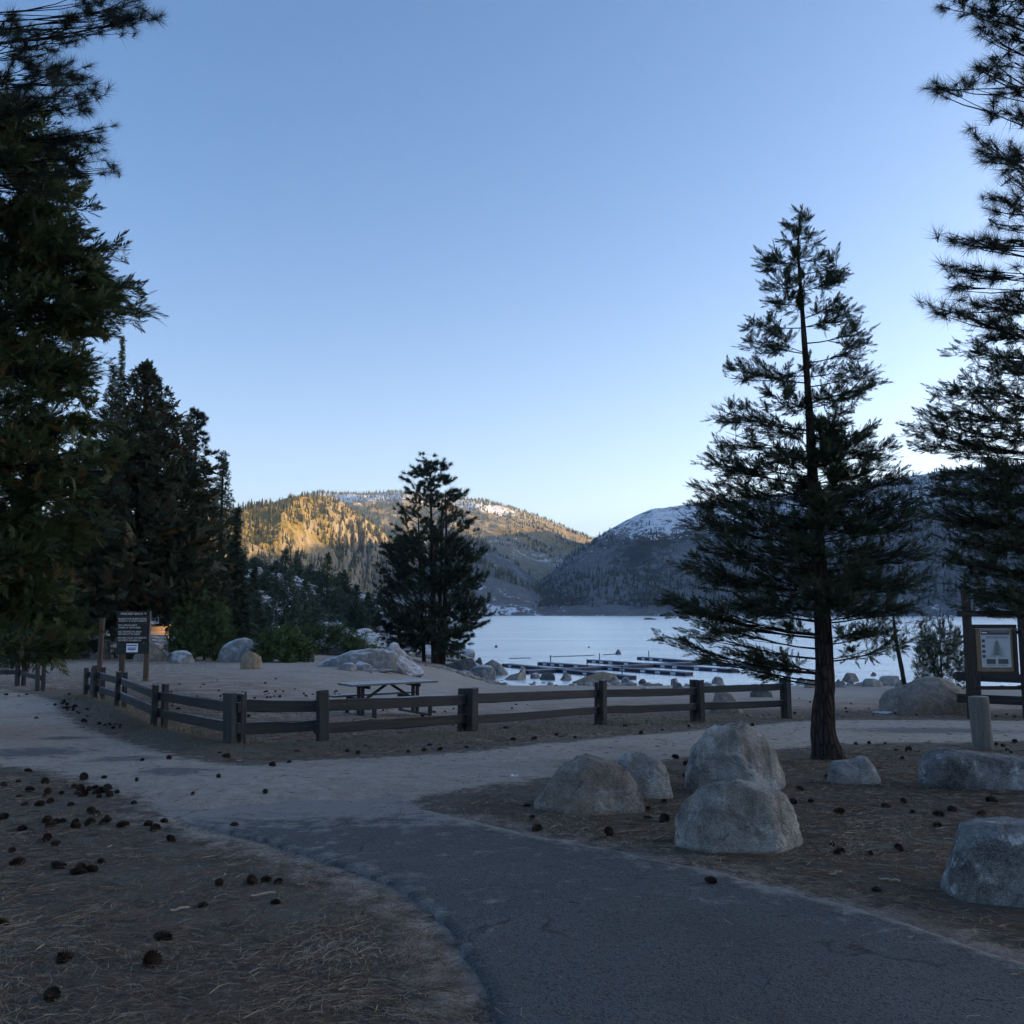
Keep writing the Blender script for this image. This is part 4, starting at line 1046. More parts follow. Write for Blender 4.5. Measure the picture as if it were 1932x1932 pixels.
# ---- shrubs and saplings
def leaf_pad(seed, n=9):
    r = np.random.RandomState(seed); V, F = [], []
    for k in range(n):
        p = r.normal(size=3) * .28; d = r.normal(size=3); d[2] = abs(d[2]) + .4; d /= np.linalg.norm(d)
        s = np.cross(d, r.normal(size=3)); s /= np.linalg.norm(s); w, L = .16, .34
        b = len(V); V.extend([p, p + d * L * .5 + s * w, p + d * L, p + d * L * .5 - s * w]); F.append((b, b + 1, b + 2, b + 3))
    return np.array(V), np.array(F)
PADS = [leaf_pad(s) for s in range(5)]
def shrub(name, label, u, v, ru, hv, dep, templates, leaf, spray, n, seed, cat='shrub', per_sub=6, nsub=8, roll=2.0, lift=.35, top=None):
    b = G(u, v); d = b[1]; s = px(d); rs = np.random.RandomState(seed); ms = []
    H = hv * s; R = ru * s
    for i in range(n):
        az = i * 2.4 + rs.rand(); el = math.asin(min(1, (i + .5) / n))
        q = rs.uniform(.72, .95)
        c = b + np.array([math.cos(az) * math.cos(el) * R * q, math.sin(az) * math.cos(el) * R * dep * q, .05 * H + math.sin(el) * H * .86 * q * (top(math.cos(az) * math.cos(el)) if top else 1)])
        ms.append((c, np.array([R, R, H]) * .26 * rs.uniform(.8, 1.2)))
    return grow_tree(name, label, [b - [0, 0, .05], b + [0, 0, H * .3], b + [0, 0, H * .6]], [.06, .05, .02], ms, templates, leaf, BARK_PINE, spray=spray, per_sub=per_sub, nsub=nsub, seed=seed, cat=cat, rise=.4, sag=.0, lift=lift, roll=roll, spread=.5, limb=.006, bare=.35, sub_r=.006)
shrub('young_pine', 'rounded bright green young pine on the sand right of the beach rules sign', 385, 1246, 66, 126, .9, PINE_MID, LEAF_YOUNG, .34, 60, 91, 'tree', per_sub=3, nsub=9)
shrub('manzanita_shrub', 'rounder of two manzanita shrubs, behind the tan boulder', 535, 1249, 58, 68, .8, PADS, LEAF_SHRUB, .24, 60, 92, per_sub=6, nsub=7)
shrub('manzanita_shrub', 'low spreading manzanita shrub sloping down behind the granite outcrop', 630, 1236, 82, 60, .6, PADS, LEAF_SHRUB, .26, 60, 93, per_sub=6, nsub=7, top=lambda q: 1 - .42 * q)
b_ = G(1775, 1292); 
shrub('cedar_sapling', 'bushy cedar sapling behind the big boulder beside the notice board', 1778, 1300, 50, 140, .9, CEDAR, LEAF_CEDAR, .30, 46, 94, 'tree', per_sub=8, nsub=11, roll=.8)
def leaning_sapling():
    b = G(1716, 1346); d = b[1]; s = px(d)
    tp = np.array([P(1716, 1348, d), P(1708, 1300, d), P(1700, 1255, d), P(1690, 1205, d), P(1684, 1150, d)]); tp[0, 2] = gz1(tp[0, 0], tp[0, 1]) - .05
    ms = [(P(u, v, d + q), np.array([24, 24, 13]) * s) for u, v, q in [(1690, 1190, 0), (1665, 1205, .2), (1720, 1195, -.2), (1740, 1170, 0), (1650, 1170, .1), (1690, 1150, -.2), (1715, 1150, .2), (1755, 1205, .1), (1680, 1225, .3), (1685, 1120, 0)]]
    grow_tree('leaning_sapling', 'thin sapling with a slanting bare stem in front of the big boulder', tp, [.07, .06, .055, .045, .02], ms, CEDAR, LEAF_CEDAR, BARK_CEDAR, spray=.19, per_sub=6, nsub=8, seed=99, rise=.1, lift=.2, spread=.5, limb=.006)
leaning_sapling()

# ---- unseen trees added behind the viewer to close off the sky and darken the foreground
def behind():
    base = np.array([0., 0, 0]); h = 17.0
    f = lambda t: 3.6 * np.interp(t, [0, .25, .35, .7, 1], [.2, .6, 1.0, .7, .05])
    ms = profile_masses(base, h, f, 110, 300, asp=.45, mass_r=.34, z0=.28)
    proto = grow_tree('fir_tree', 'unseen tall conifer added behind the viewer for shade, nearest the path', [base, base + [0, 0, h * .5], base + [0, 0, h]], [.3, .22, .03], ms, FIR, LEAF_FIR, BARK_PINE, spray=1.1, per_sub=4, nsub=5, seed=301, rise=.0, sag=.02, lift=.0, roll=.6, spread=.5, limb=.010, sub_r=.01, group='unseen shade conifers behind the viewer')
    spots = [(-9.5, -9), (8.5, -15), (-1.0, -18), (16, -12)]
    for i, (x, y) in enumerate(spots):
        if i == 0: r = proto
        else:
            r = proto.copy(); COL.objects.link(r)
            for ch in list(proto.children):
                c = ch.copy(); COL.objects.link(c); c.parent = r
            r['label'] = 'unseen tall conifer added behind the viewer for shade'
        r.location = (x, y, gz1(x, y) - .05); r.rotation_euler = (0, 0, i * 1.3); k = 1 + .15 * math.sin(i * 2.1); r.scale = (k, k, k)
behind()

# ================================================================== BOULDERS
GR_GREY = mat_granite('granite_grey', (.44, .42, .385), (.16, .15, .138), (.21, .15, .09), .5, .5)
GR_BROWN = mat_granite('granite_brown', (.29, .255, .215), (.16, .135, .11), (.18, .11, .058), .25, .75)
GR_LICHEN = mat_granite('granite_lichened', (.33, .335, .33), (.07, .07, .07), (.12, .10, .075), .85, .1)
GR_FROST = mat_granite('granite_frosted', (.28, .28, .285), (.13, .13, .135), (.15, .12, .09), .3, .25, frost=.5)
GR_TAN = mat_granite('granite_tan', (.33, .26, .18), (.2, .15, .10), (.2, .12, .06), .1, .5)
GR_DARK = mat_granite('rock_dark', (.14, .135, .13), (.065, .06, .06), (.08, .055, .04), .15, .3)
_ico = {}
def ico(sub):
    if sub not in _ico:
        bm = bmesh.new(); bmesh.ops.create_icosphere(bm, subdivisions=sub, radius=1.0)
        bm.verts.ensure_lookup_table()
        _ico[sub] = (np.array([v.co[:] for v in bm.verts]), np.array([[v.index for v in f.verts] for f in bm.faces])); bm.free()
    return _ico[sub]
def boulder(label, u0, u1, vt, vb, m, prof=None, depth=.8, seed=0, sub=5, chops=(), block=.78, nch=7, group=None, name='boulder', cat='boulder', d=None, z=None, tilt=0.0, rough=1.0, base=None, outline=False, dlo=.60):
    um = (u0 + u1) / 2
    g = G(um, vb) if base is None else base
    if d is not None: g = P(um, vb, d)
    s = px(g[1]); W = (u1 - u0) * s; D = W * depth
    cy = g[1] + D * .42; cx = g[0] * (cy / g[1]); W = W * cy / g[1]
    cz = (gz1(g[0], g[1]) if z is None else z)
    H = max(P(um, vt, cy)[2] - cz, .25 * (vb - vt) * s)
    V, F = ico(sub); V = V.copy(); rs = np.random.RandomState(seed + 500)
    if outline:
        a = np.array(prof); xx = np.sign(V[:, 0]) * np.abs(V[:, 0]) ** .85
        rr = np.hypot(V[:, 1], V[:, 2]) + 1e-9; e_ = np.stack([V[:, 1] / rr, V[:, 2] / rr], 1); e_ = np.sign(e_) * np.abs(e_) ** block
        p = np.stack([xx, e_[:, 0] * (1 - np.abs(xx) ** 2.6) ** (1 / 2.6), e_[:, 1] * np.where(V[:, 2] > 0, np.interp(xx, a[:, 0], a[:, 1]), 1.0) * (1 - np.abs(xx) ** 8) ** .3], 1)
        prof = None
    else:
        p = np.sign(V) * np.abs(V) ** block
        p /= np.maximum(np.abs(p).max(0), 1e-6)[None]
    for k in range(nch):
        n = rs.normal(size=3); n[2] = abs(n[2]) * .7; n /= np.linalg.norm(n); dd = rs.uniform(dlo, dlo + .28)
        e = np.clip(p @ n - dd, 0, None); p = p - n[None] * e[:, None] * .98
    for (nx, ny, nz, dd) in chops:
        n = np.array([nx, ny, nz], float); n /= np.linalg.norm(n)
        e = np.clip(p @ n - dd, 0, None); p = p - n[None] * e[:, None] * .96
    p /= np.maximum(np.abs(p).max(0), 1e-6)[None]
    nrm = V
    p = p + nrm * (rough * (.075 * fbm(V * 1.5 + seed * 3.1, 4) + (.055 * fbm(V * 3.4 + seed, 5, True) + .02 * fbm(V * 11 + seed, 3))))[:, None]
    zt = np.where(p[:, 2] > 0, p[:, 2], p[:, 2] * .28)
    if prof is not None:
        a = np.array(prof); pf = np.interp(p[:, 0], a[:, 0], a[:, 1])
        cap = np.clip(1 - np.abs(p[:, 0]) ** 2.4, .04, 1) ** .5
        zt = np.where(zt > 0, np.minimum(zt / np.maximum(cap, .38), 1.04) * pf / max(a[:, 1]) + .0 * zt, zt)
    zt = zt / zt.max()
    V2 = np.stack([p[:, 0] * W / 2, p[:, 1] * D / 2, zt * H * 1.02 - .02 * H + tilt * p[:, 0] * H], 1)
    # rough base line: keep a buried skirt
    o = obj(name, mesh_np(name, V2, F, smooth=True), m)
    o.location = (cx, cy, cz)
    tag(o, label, cat, group)
    return o
boulder('rounded brown boulder at the tip of the litter island, leftmost of the front group', 1016, 1214, 1426, 1540, GR_BROWN, [(-1, .22), (-.8, .42), (-.5, .78), (-.2, .98), (-.05, 1), (.25, .9), (.6, .76), (.85, .58), (1, .3)], .8, 1, 5, [(.25, -.8, .45, .70), (-.6, -.7, .4, .72)], nch=7, outline=True, dlo=.70, rough=1.5)
boulder('smaller greyish boulder tucked behind the brown boulder', 1152, 1272, 1416, 1507, GR_GREY, [(-1, .5), (-.7, .85), (-.35, .98), (0, 1), (.4, .86), (.75, .6), (1, .3)], .85, 2, 5, nch=2, outline=True, dlo=.82)
boulder('largest peaked grey boulder in the middle of the front group', 1298, 1494, 1360, 1499, GR_GREY, [(-1, .25), (-.85, .52), (-.65, .82), (-.42, .98), (-.2, 1), (.1, .98), (.4, .84), (.7, .68), (.9, .48), (1, .25)], .8, 3, 5, [(.55, -.6, .5, .60), (-.3, -.85, .35, .70), (.85, -.25, .4, .70)], nch=6, outline=True, dlo=.72, rough=1.5)
boulder('pale blocky boulder with a slanting flat top, frontmost of the group', 1282, 1511, 1468, 1612, GR_GREY, [(-1, .5), (-.85, .82), (-.68, .98), (-.5, 1), (0, .9), (.5, .78), (.78, .68), (.92, .45), (1, .2)], .62, 4, 5, [(-.05, -.93, .3, .74), (.8, -.5, .2, .76), (-.8, -.5, .3, .82)], block=.62, nch=5, outline=True, dlo=.76, rough=1.5)
boulder('small knobbly grey boulder at the foot of the tall cedar', 1566, 1657, 1425, 1479, GR_GREY, [(-1, .55), (-.8, .82), (-.3, .8), (0, .78), (.3, 1), (.55, .9), (.8, .5), (1, .2)], .7, 5, 4, nch=6, outline=True, dlo=.76)
boulder('long flat-topped grey boulder below the round bollard', 1750, 2010, 1413, 1493, GR_LICHEN, [(-1, .7), (-.9, .95), (-.6, 1), (-.2, .88), (0, .8), (.5, .74), (.9, .66), (1, .4)], .5, 6, 5, [(0, -.95, .15, .75), (-.5, -.7, -.1, .8)], block=.5, nch=3, outline=True, dlo=.82)
boulder('black and white lichened boulder cut by the right edge', 1794, 2040, 1546, 1712, GR_LICHEN, [(-1, .5), (-.9, .72), (-.7, .9), (-.35, .99), (0, 1), (.6, .93), (.9, .7), (1, .4)], .8, 7, 5, block=.66, nch=4, outline=True, dlo=.8)
boulder('big smooth brown boulder beside the leaning sapling and notice board', 1667, 1846, 1276, 1348, GR_BROWN, [(-1, .3), (-.85, .6), (-.5, .85), (-.1, .98), (.15, 1), (.5, .88), (.8, .62), (1, .35)], .7, 8, 5, nch=4, outline=True, dlo=.8)
boulder('tan angular boulder alone on the sand before the manzanita', 451, 493, 1227, 1263, GR_TAN, [(-1, .65), (-.6, .75), (-.1, .98), (.2, 1), (.7, .85), (.9, .7), (1, .4)], .85, 9, 4, nch=6, outline=True, dlo=.78)
boulder('long frosted granite slab at the edge of the beach', 594, 742, 1222, 1262, GR_FROST, [(-1, .5), (-.7, .8), (-.2, .88), (.4, 1), (1, .7)], .5, 10, 5, nch=9, block=.95, rough=1.7)
boulder('frosted granite mound in front of the long slab', 700, 796, 1211, 1270, GR_FROST, [(-1, .2), (-.6, .65), (-.2, 1), (.1, .92), (.5, .6), (1, .12)], .9, 11, 5, nch=8, block=.95, rough=1.6)
boulder('wedge-shaped frosted boulder perched on the slab beside the manzanita', 598, 656, 1207, 1236, GR_FROST, [(-1, .55), (-.5, .85), (.3, 1), (.8, .95), (1, .5)], .7, 12, 4, z=gz1(*G(627, 1240)[:2]))
for k, (a, b, c, e, lab) in enumerate([(636, 672, 1250, 1265, 'left flat stone at the foot of the frosted slab'), (668, 704, 1248, 1266, 'right flat stone at the foot of the frosted slab')]):
    boulder(lab, a, b, c, e, GR_FROST, None, .6, 30 + k, 3, name='stone', cat='stone')
boulder('rounded boulder right behind the beach rules sign', 250, 320, 1209, 1248, GR_BROWN, [(-1, .6), (-.2, .85), (.2, 1), (.6, .7), (1, .3)], .7, 13, 4)
boulder('pale frosted boulder between the sign and the young pine', 315, 369, 1227, 1252, GR_FROST, [(-1, .5), (-.4, .95), (.2, 1), (.8, .6), (1, .3)], .7, 14, 4)
boulder('dark boulder with frosted top half hidden by the manzanita', 414, 484, 1203, 1249, GR_FROST, [(-1, .5), (-.7, .75), (-.2, .9), (.3, 1), (.7, .95), (1, .5)], .6, 15, 4, nch=7, outline=True, dlo=.74)
boulder('snow-dusted boulder behind the left rail fence', 140, 190, 1187, 1236, GR_FROST, [(-1, .4), (-.4, .8), (.1, 1), (.6, .7), (1, .3)], .7, 16, 4)
boulder('dark low rock left of the lone post', 166, 206, 1208, 1244, GR_DARK, [(-1, .1), (-.2, .5), (.4, .9), (.8, 1), (1, .6)], .7, 17, 4)
boulder('broad dark boulder at the foot of the clump pine', 838, 910, 1241, 1267, GR_DARK, [(-1, .4), (-.5, .85), (0, 1), (.5, .85), (1, .4)], .6, 18, 4)
boulder('pale dome boulder on the sand, left of the dock', 877, 946, 1254, 1282, GR_FROST, [(-1, .3), (-.5, .85), (0, 1), (.4, .9), (1, .25)], .7, 19, 4)
boulder('grey boulder behind the pale dome boulder', 898, 958, 1244, 1274, GR_GREY, [(-1, .5), (0, 1), (.5, .8), (1, .35)], .7, 20, 4)
boulder('wedge boulder rising to the right, nearest the dock end', 940, 993, 1258, 1283, GR_GREY, [(-1, .3), (-.3, .55), (.4, .85), (.8, 1), (1, .8)], .6, 21, 4)
boulder('low sand-coloured boulder half buried on the beach before the docks', 1080, 1186, 1267, 1290, GR_TAN, [(-1, .2), (-.3, .85), (.1, 1), (.6, .7), (1, .2)], .5, 22, 4)
boulder('low brown boulder behind the right end of the long fence', 1332, 1408, 1299, 1345, GR_BROWN, [(-1, .6), (-.4, 1), (.2, .9), (.7, .6), (1, .3)], .7, 23, 4)
boulder('dark round rock seen between the last two fence rails', 1414, 1456, 1297, 1316, GR_DARK, [(-1, .3), (0, 1), (.4, .8), (1, .3)], .7, 24, 4)
boulder('reddish boulder standing in the shallows right of the cedar trunk', 1590, 1627, 1269, 1286, GR_BROWN, [(-1, .5), (-.6, .95), (.4, 1), (1, .4)], .7, 25, 4)
shore = [(1620, 1664, 1280, 1296, 'long grey rock'), (1660, 1702, 1275, 1294, 'broad grey rock'), (1574, 1590, 1281, 1292, 'dark small rock'), (1596, 1612, 1282, 1294, 'white round rock'), (1578, 1600, 1284, 1297, 'grey split rock'), (1516, 1544, 1282, 1298, 'brown rock'), (1498, 1520, 1278, 1290, 'dark rock'),
         (1640, 1658, 1268, 1276, 'flat red rock'), (1150, 1168, 1276, 1290, 'grey rock'), (1172, 1188, 1277, 1289, 'pale egg-shaped rock'), (1205, 1222, 1281, 1291, 'dark rock'), (1265, 1279, 1279, 1292, 'grey pointed rock'), (1268, 1290, 1288, 1301, 'dark flat rock'), (1000, 1022, 1269, 1280, 'white rock'), (1018, 1050, 1268, 1283, 'dark reddish rock'),
         (1050, 1082, 1270, 1284, 'grey low rock'), (1208, 1226, 1296, 1304, 'pale low stone'), (1340, 1366, 1276, 1290, 'grey rock'), (1690, 1716, 1282, 1300, 'grey rock'), (866, 890, 1236, 1252, 'grey rock'), (892, 912, 1240, 1254, 'dark rock'), (1546, 1566, 1288, 1300, 'brown rock'), (1120, 1150, 1284, 1295, 'grey stone')]
where = ['right of the cedar trunk, near the reddish boulder', 'between reddish boulder and the big smooth boulder', 'just right of the cedar trunk at the waterline', 'on the shore below the reddish boulder', 'beside the white round rock', 'left of the cedar trunk on the shore', 'left of the cedar trunk at the waterline',
         'lying in the shallows behind the shore rocks', 'at the near end of the docks, left of two', 'at the near end of the docks, right of two', 'on the sand right of the pale egg-shaped rock', 'at the waterline left of the fence corner', 'on the sand left of the fence corner', 'by the left dock end', 'by the left dock end, right of the white rock',
         'on the sand before the second dock finger', 'on the sand behind the middle fence span', 'at the waterline behind the last fence span', 'against the big smooth boulder', 'right of the clump pine, upper of two', 'right of the clump pine, lower of two', 'low behind the cedar trunk', 'on the beach between dock and fence']
for k, ((a, b, c, e, l), w) in enumerate(zip(shore, where)):
    m = GR_DARK if 'dark' in l else GR_FROST if ('white' in l or 'pale' in l) else GR_BROWN if ('brown' in l or 'red' in l) else GR_GREY
    boulder(l + ' ' + w, a, b, c, e, m, None, .8, 60 + k, 3, group='rocks along the waterline', name='rock', cat='rock')
# many small stones along the waterline
def pebbles():
    rs = np.random.RandomState(3); V, F = ico(1); Vs, Fs, off = [], [], 0
    for i in range(420):
        t = rs.rand()
        if i < 160: x, y = rs.uniform(-6, 6), 0; y = 67 + rs.normal() * 1.5 - abs(x) * .0
        else: x = rs.uniform(4, 46); y = 64.0 + rs.normal() * 1.3
        sz = rs.uniform(.05, .24) * (1.7 if rs.rand() < .12 else 1)
        p = V * (1 + .25 * fbm(V * 1.5 + i, 2))[:, None] * np.array([sz * rs.uniform(.8, 1.5), sz, sz * rs.uniform(.45, .8)])
        Vs.append(p + np.array([x, y, gz1(x, y) + sz * .2])); Fs.append(F + off); off += len(V)
    o = obj('shore_pebbles', mesh_np('shore_pebbles', np.concatenate(Vs), np.concatenate(Fs), smooth=True), GR_GREY); tag(o, 'small stones strewn along the waterline', 'stones', kind='stuff')
pebbles()
# talus blocks on the left shore
def talus():
    rs = np.random.RandomState(13); V, F = ico(2); protos = []; V1, F1 = ico(1); protos1 = []
    for k in range(6):
        p = V.copy()
        for j in range(9):
            n = rs.normal(size=3); n /= np.linalg.norm(n); e = np.clip(p @ n - rs.uniform(.5, .8), 0, None); p = p - n[None] * e[:, None] * .95
        protos.append(p * np.array([1.2, 1, .75])); protos1.append((V1 + rs.normal(size=V1.shape) * .16) * np.array([1.2, 1, .75]))
    items = []
    for i in range(4200):
        y = rs.uniform(85, 330) if i % 3 else rs.uniform(85, 170)
        xs = np.interp(y, SHORE[:, 1][4:], SHORE[:, 0][4:])
        D = abs(rs.normal()) * (9 + y * .05) + .5; x = xs - D
        items.append((x, y, rs.uniform(.12, .5) * (1 + y / 260) * (1.8 if rs.rand() < .05 else 1)))
    items.sort(key=lambda q: -q[2] / q[1])
    xs = np.array([q[0] for q in items]); ys = np.array([q[1] for q in items]); zs = np.maximum(height_d(xs, ys), gz(xs, ys))
    Vs, Fs, off = [], [], 0
    mes = []
    for p in protos:
        me = mesh_np('talus_block', p, F); me.materials.append(GR_FROST if len(mes) % 2 else GR_GREY); mes.append(me)
    for i, (x, y, sz) in enumerate(items):
        p = protos1[i % 6]; a = rs.uniform(0, 6.28)
        if i < 60:
            o = bpy.data.objects.new('talus_block', mes[i % 6]); COL.objects.link(o); o.location = (x, y, zs[i] + sz * .1); o.scale = (sz,) * 3; o.rotation_euler = (rs.uniform(-.3, .3), rs.uniform(-.3, .3), a)
            tag(o, 'angular granite block on the pale talus shore left of the clump pine', 'rock', 'talus blocks on the left shore'); continue
        c, s_ = math.cos(a), math.sin(a)
        q = np.stack([p[:, 0] * c - p[:, 1] * s_, p[:, 0] * s_ + p[:, 1] * c, p[:, 2]], 1) * sz + np.array([x, y, zs[i] + sz * .1])
        Vs.append(q); Fs.append(F1 + off); off += len(q)
    o = obj('talus_rubble', mesh_np('talus_rubble', np.concatenate(Vs), np.concatenate(Fs)), GR_FROST); tag(o, 'broken granite rubble along the left shore', 'rubble', kind='stuff')
talus()
# rocks out in the lake
for u0, u1, vt, vb, lab in [(1212, 1240, 1165.3, 1169, 'low rock islet far out on the lake'), (1384, 1428, 1173, 1191, 'bare granite dome rising from the lake behind the tall cedar'), (1424, 1462, 1184, 1192, 'dark flat rocks in the lake behind the tall cedar')]:
    y = (CAMZ - LAKE) * FOC / (vb - HOR)
    boulder(lab, u0, u1, vt, vb, GR_GREY if 'dome' in lab else GR_DARK, [(-1, .3), (-.5, .9), (0, 1), (.6, .6), (1, .2)], .6, int(u0), 4, d=y, z=LAKE - .15, name='lake_rock', cat='rock')
# weathered log behind the frosted mound
def log():
    a, b = G(690, 1226), G(792, 1240)
    tb = Tubes(); n = 12; t = np.linspace(0, 1, n)[:, None]
    pts = a[None] * (1 - t) + b[None] * t; pts[:, 2] = [gz1(p[0], p[1]) + .35 for p in pts]
    tb.add(pts, np.linspace(.16, .26, n), 10)
    o = obj('fallen_log', tb.mesh('fallen_log'), mat_wood('log_wood', (.12, .11, .10), (.25, .24, .23), 0, frost=.8)); tag(o, 'frosted fallen log behind the granite mound', 'log')
log()

# ================================================================== FENCES
WOOD_POST = mat_wood('fence_post_wood', (.018, .019, .020), (.050, .051, .053), 2, frost=.25)  # frost on upward faces also paints the sky highlight on the tops
WOOD_RAIL = mat_wood('fence_rail_wood', (.018, .019, .020), (.048, .049, .051), 0, frost=.4)  # pale rail tops: frost together with a painted sky highlight
def post_mesh(w, dp, h, seed):
    b = MB(); b.box((0, 0, h / 2 - .12), (w, dp, h + .24), None, .012); return b.mesh('post', .004, seed)
def build_fence(label, stations, hts, rails, single=(), pw=.165, rear=True, rear_w=.15, rail_h=.145):
    """stations: ground points of the posts; rails sandwiched between front and rear posts"""
    S = [np.array(s) for s in stations]
    root = thing('rail_fence', label, 'fence', tuple(S[0]))
    o0 = Vector(S[0])
    n = len(S)
    for i in range(n):
        a, b = S[max(0, i - 1)], S[min(n - 1, i + 1)]
        t = (b - a)[:2]; t /= np.linalg.norm(t); nn = np.array([-t[1], t[0]])
        if nn @ S[i][:2] < 0: nn = -nn        # away from the viewer
        ang = math.atan2(t[1], t[0]); h = hts[i]; rr = random.Random(i * 7 + n)
        p = obj('post', post_mesh(pw * rr.uniform(.88, 1.12), .10, h * rr.uniform(.97, 1.03), i), WOOD_POST, root)
        p.location = Vector((S[i][0], S[i][1], S[i][2])) - o0; p.rotation_euler = (rr.uniform(-.035, .035), rr.uniform(-.045, .045), ang + rr.uniform(-.1, .1))
        if rear and i not in single:
            q = S[i][:2] + nn * .165 + t * rr.uniform(.02, .09) * (1 if i % 2 else -1)
            p = obj('post', post_mesh(rear_w * rr.uniform(.95, 1.3), .09, h * rr.uniform(.96, 1.01), i + 50), WOOD_POST, root)
            p.location = Vector((q[0], q[1], gz1(*q))) - o0; p.rotation_euler = (0, rr.uniform(-.03, .03), ang + rr.uniform(-.05, .05))
    for i in range(n - 1):
        a, b = S[i], S[i + 1]; t = (b - a); L2 = np.linalg.norm(t[:2]); t2 = t[:2] / L2; nn = np.array([-t2[1], t2[0]])
        if nn @ a[:2] < 0: nn = -nn
        for k, f in enumerate(rails):
            rr = random.Random(i * 13 + k)
            za = a[2] + hts[i] * f + rr.uniform(-.022, .022); zb = b[2] + hts[i + 1] * f + rr.uniform(-.022, .022)
            off = nn * (.083 + .003 * (i % 2))
            ea = .07 if i else .12
            pa = Vector((a[0] + off[0] - t2[0] * ea, a[1] + off[1] - t2[1] * ea, za)); pb = Vector((b[0] + off[0] + t2[0] * .06, b[1] + off[1] + t2[1] * .06, zb))
            m = MB(); L = (pb - pa).length; m.box((0, 0, 0), (L, .052 - .004 * (i % 2), rail_h * rr.uniform(.9, 1.08)), None, .006)
            bmesh.ops.bisect_edges(m.bm, edges=[e for e in m.bm.edges if e.calc_length() > L * .8], cuts=5)
            for v_ in m.bm.verts: v_.co.z += -.012 * (1 - (2 * v_.co.x / L) ** 2) * rr.choice((.2, 1.0)) + .004 * math.sin(v_.co.x * 5 + i)
            me = m.mesh('rail', .004, i * 3 + k)
            o = obj('rail', me, WOOD_RAIL, root); o.location = (pa + pb) / 2 - o0
            o.rotation_euler = (pb - pa).to_track_quat('X', 'Z').to_euler()
    return root
ST = [(161, 1317, 1261), (178, 1323, 1258), (219, 1339, 1270), (289, 1378, 1292), (434, 1417, 1310), (609, 1411, 1306), (891, 1391, 1298), (1138, 1371, 1287), (1324, 1363, 1285), (1487, 1356, 1279)]
pts = [G(u, v) for u, v, t in ST]
build_fence('long low two-rail wooden fence bending round the beach from the sign to the cedar', pts, [(v - t) * px(p[1]) for (u, v, t), p in zip(ST, pts)], (.74, .36), single=(5,))
# dark stub of the hidden second fence end is left out; far left and right fences
ST = [(-60, 1290, 1232), (32, 1294, 1234), (70, 1304, 1245)]
pts = [G(u, v) for u, v, t in ST]
build_fence('short rail fence at the left edge under the drooping cedar', pts, [(v - t) * px(p[1]) for (u, v, t), p in zip(ST, pts)], (.86, .40))
gk = G(1842, 1349)
rp = [np.array([gk[0] - .42, gk[1] + .0, 0]), gk, gk + np.array([1.9, -.35, 0]), gk + np.array([3.8, -.7, 0])]
for p in rp: p[2] = gz1(p[0], p[1])
h = (1349 - 1253) * px(gk[1])
def right_fence():
    root = thing('rail_fence', 'two-rail wooden fence at the right edge behind the bollard', 'fence', tuple(gk)); o0 = Vector(gk)
    for k, q in enumerate([gk, rp[2], rp[3]]):
        p = obj('post', post_mesh(.27 if k == 0 else .2, .11, h, 80 + k), WOOD_POST, root); p.location = Vector((q[0], q[1], gz1(q[0], q[1]))) - o0; p.rotation_euler = (0, 0, -.18)
    for k, (f, hh) in enumerate([(.72, .22), (.30, .22)]):
        for j, (a, b) in enumerate([(rp[0], rp[2]), (rp[2], rp[3])]):
            pa = Vector((a[0], a[1] + .09, gk[2] + h * f + .02 * (1 - j))); pb = Vector((b[0], b[1] + .09, gk[2] + h * f - .05 * (1 + j)))
            m = MB(); m.box((0, 0, 0), ((pb - pa).length - .004, .055, hh), None, .006)
            o = obj('rail', m.mesh('rail', .003, k), WOOD_RAIL, root); o.location = (pa + pb) / 2 - o0; o.rotation_euler = (pb - pa).to_track_quat('X', 'Z').to_euler()
right_fence()

# ---- round bollard
def bollard():
    g = G(1855, 1414); s = px(g[1]); h = (1414 - 1318) * s; r = 17.5 * s
    tb = Tubes(); n = 9; zz = np.linspace(-.15, h, n)
    tb.add(np.stack([-.03 * zz / h, 0 * zz, zz], 1), np.concatenate([np.full(n - 1, r), [r * .96]]), 22)
    v = np.concatenate(tb.V); f = np.concatenate(tb.F)
    nn = v * [1, 1, 0]; v = v + nn * (.10 * fbm(v * [9, 9, 1.5], 3))[:, None]
    top = np.arange(len(v) - 22, len(v)); c = v[top].mean(0) + [0, 0, .006]
    v = np.concatenate([v, [c]]); cap = np.array([[top[i], top[(i + 1) % 22], len(v) - 1] for i in range(22)])
    root = thing('bollard', 'round grey log bollard standing by the dirt path', 'bollard', tuple(g))
    obj('log', mesh_np('log', v, [f, cap], smooth=False), mat_wood('bollard_wood', (.10, .095, .085), (.20, .19, .175), 2, frost=.2), root)
bollard()

# ---- lone wooden post left of the sign
def lone_post():
    g = G(187, 1292); g = np.array([P(187, 1270, g[1] * 1.0)[0], g[1], g[2]]); s = px(g[1])
    top = P(193.5, 1167, g[1])
    b = MB(); b.bar((g[0], g[1], g[2] - .2), (top[0], top[1], top[2]), 7.5 * s, 7.5 * s, .012, up=(0, 1, 0))
    me = b.mesh('signpost'); me.transform(Matrix.Translation(-Vector(g)))
    o = obj('wooden_post', me, mat_wood('post_brown', (.045, .03, .022), (.12, .082, .06), 2, frost=.3), loc=tuple(g)); tag(o, 'tall slightly leaning bare wooden post left of the beach rules sign', 'post')
lone_post()

